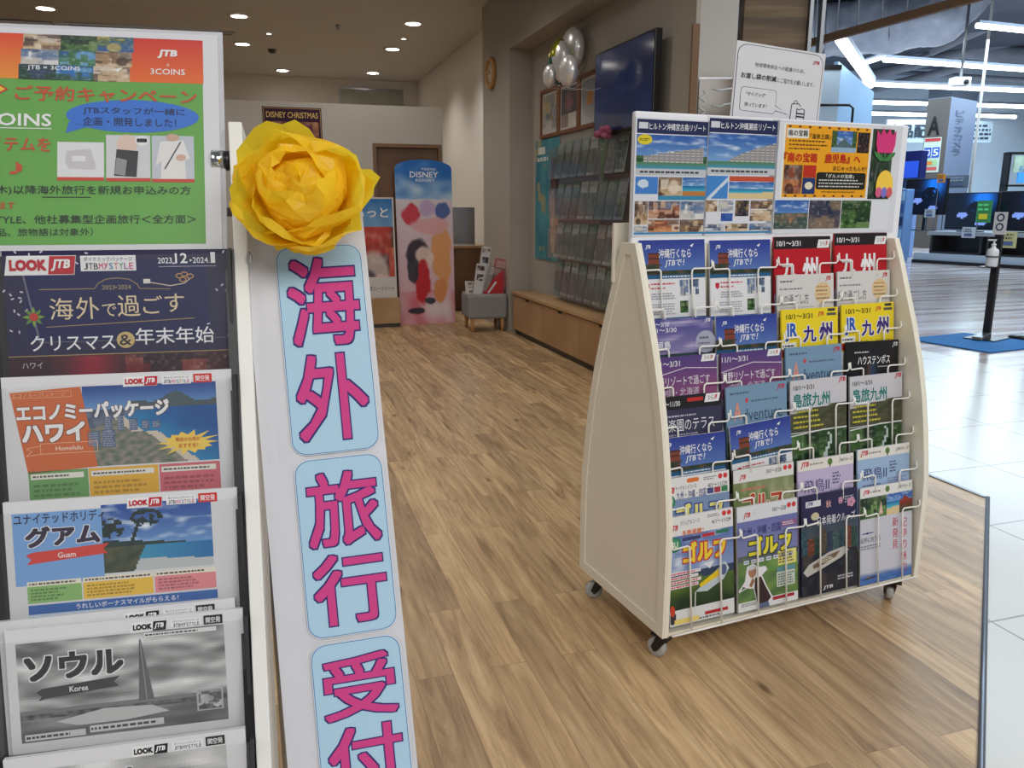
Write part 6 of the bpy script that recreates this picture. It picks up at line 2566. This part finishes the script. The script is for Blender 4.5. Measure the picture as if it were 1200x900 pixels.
mb, F = lettering(FB, 'A', (1089, 137), (1103, 158), None, '', '', bold=.02)
o = mb.obj('column_letter', BLACK)
o.matrix_world = F
tag(o, 'large black letter A on the brown face of the mall column', 'letter')
mb, F = lettering(FA, 'ビデオカメラ', (1121, 128), (1131, 184), None, '', '', vert=True)
o = mb.obj('column_lettering', mat('grey sign letters', (94, 106, 130), .5))
o.matrix_world = F
tag(o, 'vertical grey katakana lettering on the right face of the mall column', 'lettering')
(xa, za), (xb, _), (_, zb2) = hit(FB, 1084, 162), hit(FB, 1104, 162), hit(FB, 1094, 202)
s = Sheet(abs(xb - xa), za - zb2, 100, .02, (206, 220, 206), .004)
hh = s.uh
s.rect(4, 4, 96, hh * .1, (196, 60, 60), 1)
s.micro(8, hh * .05, 92, hh * .13, 1, (206, 80, 90), 2)
for x0, ch in ((6, '10'), (54, '5')):
    s.rect(x0, hh * .28, x0 + 42, hh * .58, (60, 96, 196), 2)
    s.text(ch, x0 + 5, hh * .33, x0 + 37, hh * .53, (236, 240, 246), 4, .02)
s.rect(10, hh * .64, 90, hh * .8, (170, 206, 150), 2)
s.rect(30, hh * .68, 60, hh * .78, (226, 130, 60), 3)
s.rect(10, hh * .84, 90, hh * .94, (206, 96, 90), 2)
s.obj('calendar_sign', FB @ Matrix.Translation((min(xa, xb), -.025, zb2)), 'white sign with blue 10 and 5 squares below the letter A', 'sign', None, MATTE)

# wall sign characters behind the column, bright board
def board_sign(px0, px1, t_, text, tx, lab):
    p = at(*px0, t_)
    F = frame((p.x, p.y, 0), -YAW)
    (xa, za), (xb, zb2) = hit(F, *px0), hit(F, *px1)
    s = Sheet(xb - xa, za - zb2, 100, .12, (206, 226, 240), .01)
    if text:
        s.text(text, tx[0], s.uh * .2, tx[1], s.uh * .8, (54, 62, 74), 3, .03)
    else:
        s.micro(6, s.uh * .12, 94, s.uh * .9, 4, (60, 70, 84), 3, 3, .5)
    s.obj('shop_sign', F @ Matrix.Translation((xa, 0, zb2)), lab, 'sign', 'pale shop signs', MATTE)


board_sign((1040, 140), (1086, 167), 28, '商品配', (4, 96), 'pale sign board with big dark characters left of the column')
board_sign((1139, 142), (1161, 167), 28, None, None, 'pale sign board with rows of small characters right of the column')

# LED tubes
def led(pa, pb, z, r, lab):
    a, b_ = at_z(*pa, z), at_z(*pb, z)
    t = thing('led_tube_light', lab, 'tube light', Matrix.Translation(a), 'led tube lights of the electronics shop')
    mb = MB()
    mb.tube([(0, 0, 0), b_ - a], r, 10)
    mb.obj('tube', LED, t)
    mb = MB()
    d = (b_ - a)
    n_ = d.cross(Vector((0, 0, 1))).normalized() * r * 1.1
    u_ = Vector((0, 0, r * .8))
    v = [n_ + u_, -n_ + u_, -n_ + u_ * 2.4, n_ + u_ * 2.4]
    mb.add(v + [p + d for p in v], [(0, 1, 2, 3), (7, 6, 5, 4), (0, 4, 5, 1), (1, 5, 6, 2), (2, 6, 7, 3), (3, 7, 4, 0)])
    mb.obj('housing', PIPE, t)


led((1145, 30), (1300, 46), 4.4,  .045, 'led tube light nearest the top right corner')
led((1036, 70), (1290, 88), 4.4, .05, 'long led tube light second from the top at the right')
led((1016, 73), (1032, 68), 4.4, .04, 'short slanting led tube light beside the long second row')
led((1005, 98), (1290, 110), 4.4, .055, 'long led tube light just above the mall column')
led((984, 46), (1021, 99), 4.2, .085, 'thick led tube light running away diagonally')
led((1023, 120), (1086, 121.5), 4.4, .06, 'short led tube light left of the column, upper one')
led((1022, 133), (1086, 134.5), 4.4, .06, 'short led tube light left of the column, lower one')
led((1139, 123), (1260, 127), 4.4, .06, 'led tube light right of the column, upper one')
led((1139, 135), (1190, 137), 4.4, .06, 'led tube light right of the column, lower one')

# ducts, pipes and rods under the mall ceiling
p = [at(880, 44, 20), at(960, 36, 20), at(1040, 30, 19.6), at(1105, 16, 19), at(1160, -40, 18.5)]
mb = MB()
pp = []
for i in range(len(p) - 1):
    for k in range(8):
        pp.append(p[i].lerp(p[i + 1], k / 8))
pp = [q.lerp(pp[i + 1], k / 3) for i, q in enumerate(pp[:-1]) for k in range(3)]
mb.tube(pp, .64, 48)
for i, q in enumerate(mb.v):
    k = i // 48
    if k < len(pp):
        c_ = pp[k]
        d = Vector(q) - c_
        w = 1 + .16 * nz(q[0] * 1.6, q[1] * 1.6, q[2] * 2.2) + .10 * abs(nz(q[0] * 4, q[1] * 4, q[2] * 5))
        mb.v[i] = tuple(c_ + d * w)
tag(mb.obj('foil_duct', FOIL), 'wide crumpled foil wrapped air duct behind the brown beam', 'duct')
for k, (pa, pb, t_, r, lab) in enumerate((((1020, 88), (1210, 42), 27, .17, 'grey ceiling pipe rising right above the long tube lights'), ((1010, 108), (1210, 58), 28.5, .14, 'thin grey ceiling pipe between the tube light rows'),
                                       ((1060, 75), (1200, 20), 26, .07, 'thin bright conduit under the mall ceiling'), ((1010, 50), (1240, 68), 27, .25, 'wide dark grey ceiling pipe level behind the tube lights'), ((960, 60), (1230, 30), 28, .10, 'thin grey pipe crossing high above the long tube lights'), ((1040, 84), (1230, 96), 29, .09, 'thin grey pipe level between the two long tube lights'), ((1090, 60), (1220, 2), 24, .16, 'slanting grey pipe near the top right corner'))):
    mb = MB()
    mb.tube([at(*pa, t_), at(*pb, t_ * .92)], r, 12)
    tag(mb.obj('ceiling_pipe', PIPE), lab, 'pipe', 'pipes under the mall ceiling')
for pa, pb, t_, lab in (((1134, 22), (1126, 92), 17, 'short steel drop rod holding the ceiling projector'), ((1153, 88), (1143, 244), 17, 'long thin white pole hanging in front of the shop televisions')):
    a, b_ = at(*pa, t_), at(*pb, t_)
    b_ = Vector((a.x, a.y, b_.z))
    mb = MB()
    mb.tube([Vector((a.x, a.y, 6.2)), b_], .03, 10)
    tag(mb.obj('hanging_pole', STEEL if pa[0] < 1140 else WIRE), lab, 'pole')
a = at(1126, 93, 17)
a0 = at(1134, 22, 17)
t = thing('ceiling_projector', 'small white projector box at the end of the steel drop rod', 'projector', frame((a0.x, a0.y, a.z), -YAW))
mb = MB()
mb.box(-.18, -.12, -.1, .18, .16, .08)
mb.obj('body', WIRE, t, .02)
mb = MB()
mb.cyl((.06, -.15, -.03), (.06, -.12, -.03), .05)
mb.obj('lens', BLACK, t)

# pale blue shop front panel seen beside the notice, with black frame
p0 = at(983, 70, 16)
MB1 = frame((p0.x, p0.y, 0), -YAW + R(40))
x1, _ = hit(MB1, 1024, 110)
_, z1 = hit(MB1, 983, 72)
_, z2 = hit(MB1, 1024, 108)
mb = MB()
mb.prism([(0, 0), (x1, 0), (x1, z2), (0, z1)], 0, .1, 'y')
o = mb.obj('shop_front_panel', mat('frosted blue panel', (146, 180, 214), .4, noise_amt=.12, noise_scale=2), None, 0, MB1)
tag(o, 'pale blue frosted shop front panel right of the bag notice', 'panel')
p0 = at(960, 78, 15.5)
MB2 = frame((p0.x, p0.y, 0), -YAW)
x1, _ = hit(MB2, 986, 78)
_, z1 = hit(MB2, 960, 78)
_, z0 = hit(MB2, 960, 125)
t = thing('garment_rail', 'black metal display rail in front of the pale blue panel', 'rail', MB2)
mb = MB()
mb.box(0, 0, 0, x1, .05, z1)
mb.obj('pale_back', BLUEWALL, t)
mb = MB()
mb.box(0, -.03, z1 - .06, x1, 0, z1 + .03)
mb.tube([(-.3, -.25, z0), (x1 + .12, -.25, z0), (x1 + .2, -.25, z0 - .06), (x1 + .2, -.25, 0)], .025, 8)
mb.obj('frame', BLACK, t)

# right edge: small wall-mounted shelf with picture, dark rack
p0 = at(1184, 178, 22)
F = frame((p0.x, p0.y, 0), -YAW)
t = thing('wall_shelf_unit', 'black shelf unit with a small framed screen at the right edge', 'shelf', F)
_, z1 = hit(F, 1186, 178)
_, z0 = hit(F, 1186, 240)
mb = MB()
mb.box(0, 0, 0, .06, .3, z1)
mb.box(0, 0, z1 - .06, 1.6, .3, z1)
mb.box(0, 0, z0 + .5, 1.6, .3, z0 + .55)
mb.obj('frame', BLACK, t)
mb = MB()
mb.box(.15, -.02, z1 - .55, 1.4, .05, z1 - .1)
mb.obj('picture_panel', mat('pale panel', (170, 190, 170), .4, noise_amt=.4, noise_scale=5), t)
mb = MB()
mb.box(.3, -.02, z0 + .6, 1.4, .05, z0 + 1.05)
mb.obj('small_screen', mat('small blue screen', (60, 130, 200), .3, emit=.7), t)
# price cards and sale signs on the shelving
CARD = [((1146, 235), (1160, 261), 'green and yellow sale sign standing by the middle television', (70, 150, 90), .1), ((1128, 266), (1142, 279), 'small white price card under the middle television', (206, 216, 226), .06),
        ((1174, 271), (1190, 291), 'yellow and white leaflet card right of the sanitizer bottle', (214, 206, 150), .06), ((1084, 245), (1095, 255), 'small pale price card under the left television', (196, 206, 214), .4),
        ((1108, 206), (1134, 220), 'grey label board above the middle television', (110, 124, 140), 1.0), ((1099, 204), (1107, 214), 'small orange price tag beside the left television', (226, 150, 60), .46)]
for pa, pb, lab, cc, yo in CARD:
    (xa, za), (xb, zb2) = hit(MSH, *pa, yo), hit(MSH, *pb, yo)
    s = Sheet(xb - xa, za - zb2, 100, .015, cc, .006)
    s.micro(10, s.uh * .1, 90, s.uh * .5, 2, tuple(min(255, int(q * 1.5)) if sum(cc) < 400 else int(q * .5) for q in cc), 2, 1)
    s.rect(20, s.uh * .6, 80, s.uh * .85, (226, 214, 60) if cc[1] == 150 and cc[0] == 70 else (96, 110, 150), 2)
    co_ = s.obj('price_card', MSH @ Matrix.Translation((xa, yo, zb2)), lab, 'price card', 'cards in the electronics shop', MATTE)
    mb = MB()
    mb.box(.03, .002, .70 - zb2, .05, .012, .01)
    mb.obj('stem', STEEL, co_)
# glass display tower at the left of the shelving, blue packs of goods on its front
(xa, za), (xb, zb2) = hit(MSH, 1048, 222, .02), hit(MSH, 1059, 300, .02)
t = thing('accessory_tower', 'slim blue accessory tower at the left end of the display shelving', 'display', MSH @ Matrix.Translation((xa, -.1, 0)))
mb = MB()
mb.box(0, 0, 0, xb - xa, .28, za)
mb.obj('cabinet', mat('blue tower', (110, 146, 196), .3), t, .02)
for k in range(6):
    mb = MB()
    mb.box(.04, -.03, .25 + k * .28, xb - xa - .04, 0, .45 + k * .28)
    mb.obj('hanging_pack', mat('pack ' + str(k % 3), [(60, 90, 150), (150, 190, 220), (40, 60, 100)][k % 3], .3), t)

# hand sanitizer stand on its blue mat
b0 = at_z(1155, 398, 0)
MZ = frame((b0.x, b0.y, .012), R(-70))
q = [at_z(*c_, 0) for c_ in ((1060, 397.5), (1160, 414), (1240, 405), (1130, 391))]
mb = MB()
mb.prism([(p.x, p.y) for p in q], 0, .01, 'z')
tag(mb.obj('floor_mat', MATBLUE), 'blue floor mat under the sanitizer stand', 'mat')
t = thing('sanitizer_stand', 'black foot-operated hand sanitizer stand with a white pump bottle', 'sanitizer stand', MZ)
mb = MB()
mb.box(-.14, -.16, 0, .14, .16, .008)
mb.obj('base_plate', BLACK, t, .002)
mb = MB()
mb.box(-.03, -.02, .008, .03, .03, 1.0)
mb.obj('post', BLACK, t, .003)
mb = MB()
mb.prism([(.0, .008), (.0, .06), (-.18, .03), (-.2, .008)], -.045, .045, 'x')
mb.obj('pedal', STEEL, t, .003)
mb = MB()
mb.box(-.09, -.14, .66, .04, -.02, .668)
mb.box(-.004, -.04, .6, .004, -.02, .668)
mb.tube([(.085 * math.cos(a) * .62, -.085 + .062 * math.sin(a), .76) for a in [2 * math.pi * k / 16 for k in range(16)]], .006, 6, closed=True)
mb.obj('bottle_bracket', BLACK, t)
s = Sheet(.11, .2, 100, .004, (225, 225, 230), .001)
s.ell(50, 45, 30, 32, (60, 64, 100), 2)
s.ell(50, 45, 18, 20, (225, 225, 230), 3)
s.ell(50, 120, 30, 32, (60, 64, 100), 2)
s.ell(50, 120, 18, 20, (225, 225, 230), 3)
mb = MB()
s.obj('instruction_card', Matrix.Translation((-.05, -.026, .955)), '', '', None, MATTE, t)
bt = thing('sanitizer_bottle', 'white pump bottle held on the black sanitizer stand', 'bottle', MZ @ Matrix.Translation((-.0, -.085, .668)))
mb = MB()
mb.lathe([(.045, 0), (.05, .01), (.05, .13), (.044, .155), (.02, .17), (.016, .19)], 24)
mb.obj('body', mat('white bottle plastic', (228, 230, 234), .35), bt)
mb = MB()
mb.lathe([(.02, .19), (.02, .205), (.008, .207), (.008, .235)], 16)
mb.box(-.05, -.012, .232, .014, .012, .246)
mb.obj('pump', mat('white bottle plastic', (228, 230, 234), .35), bt)
p = at_z(1192, 397, 0)
t = thing('queue_post', 'dark base of a slim post cut off at the right edge near the mat', 'post', Matrix.Translation((p.x + .12, p.y - .05, 0)))
mb = MB()
mb.lathe([(.19, 0), (.19, .02), (.06, .035), (.03, .04)], 28)
mb.obj('base', BLACK, t)
mb = MB()
mb.cyl((0, 0, .03), (0, 0, 1.0), .03)
mb.obj('post', STEEL, t)
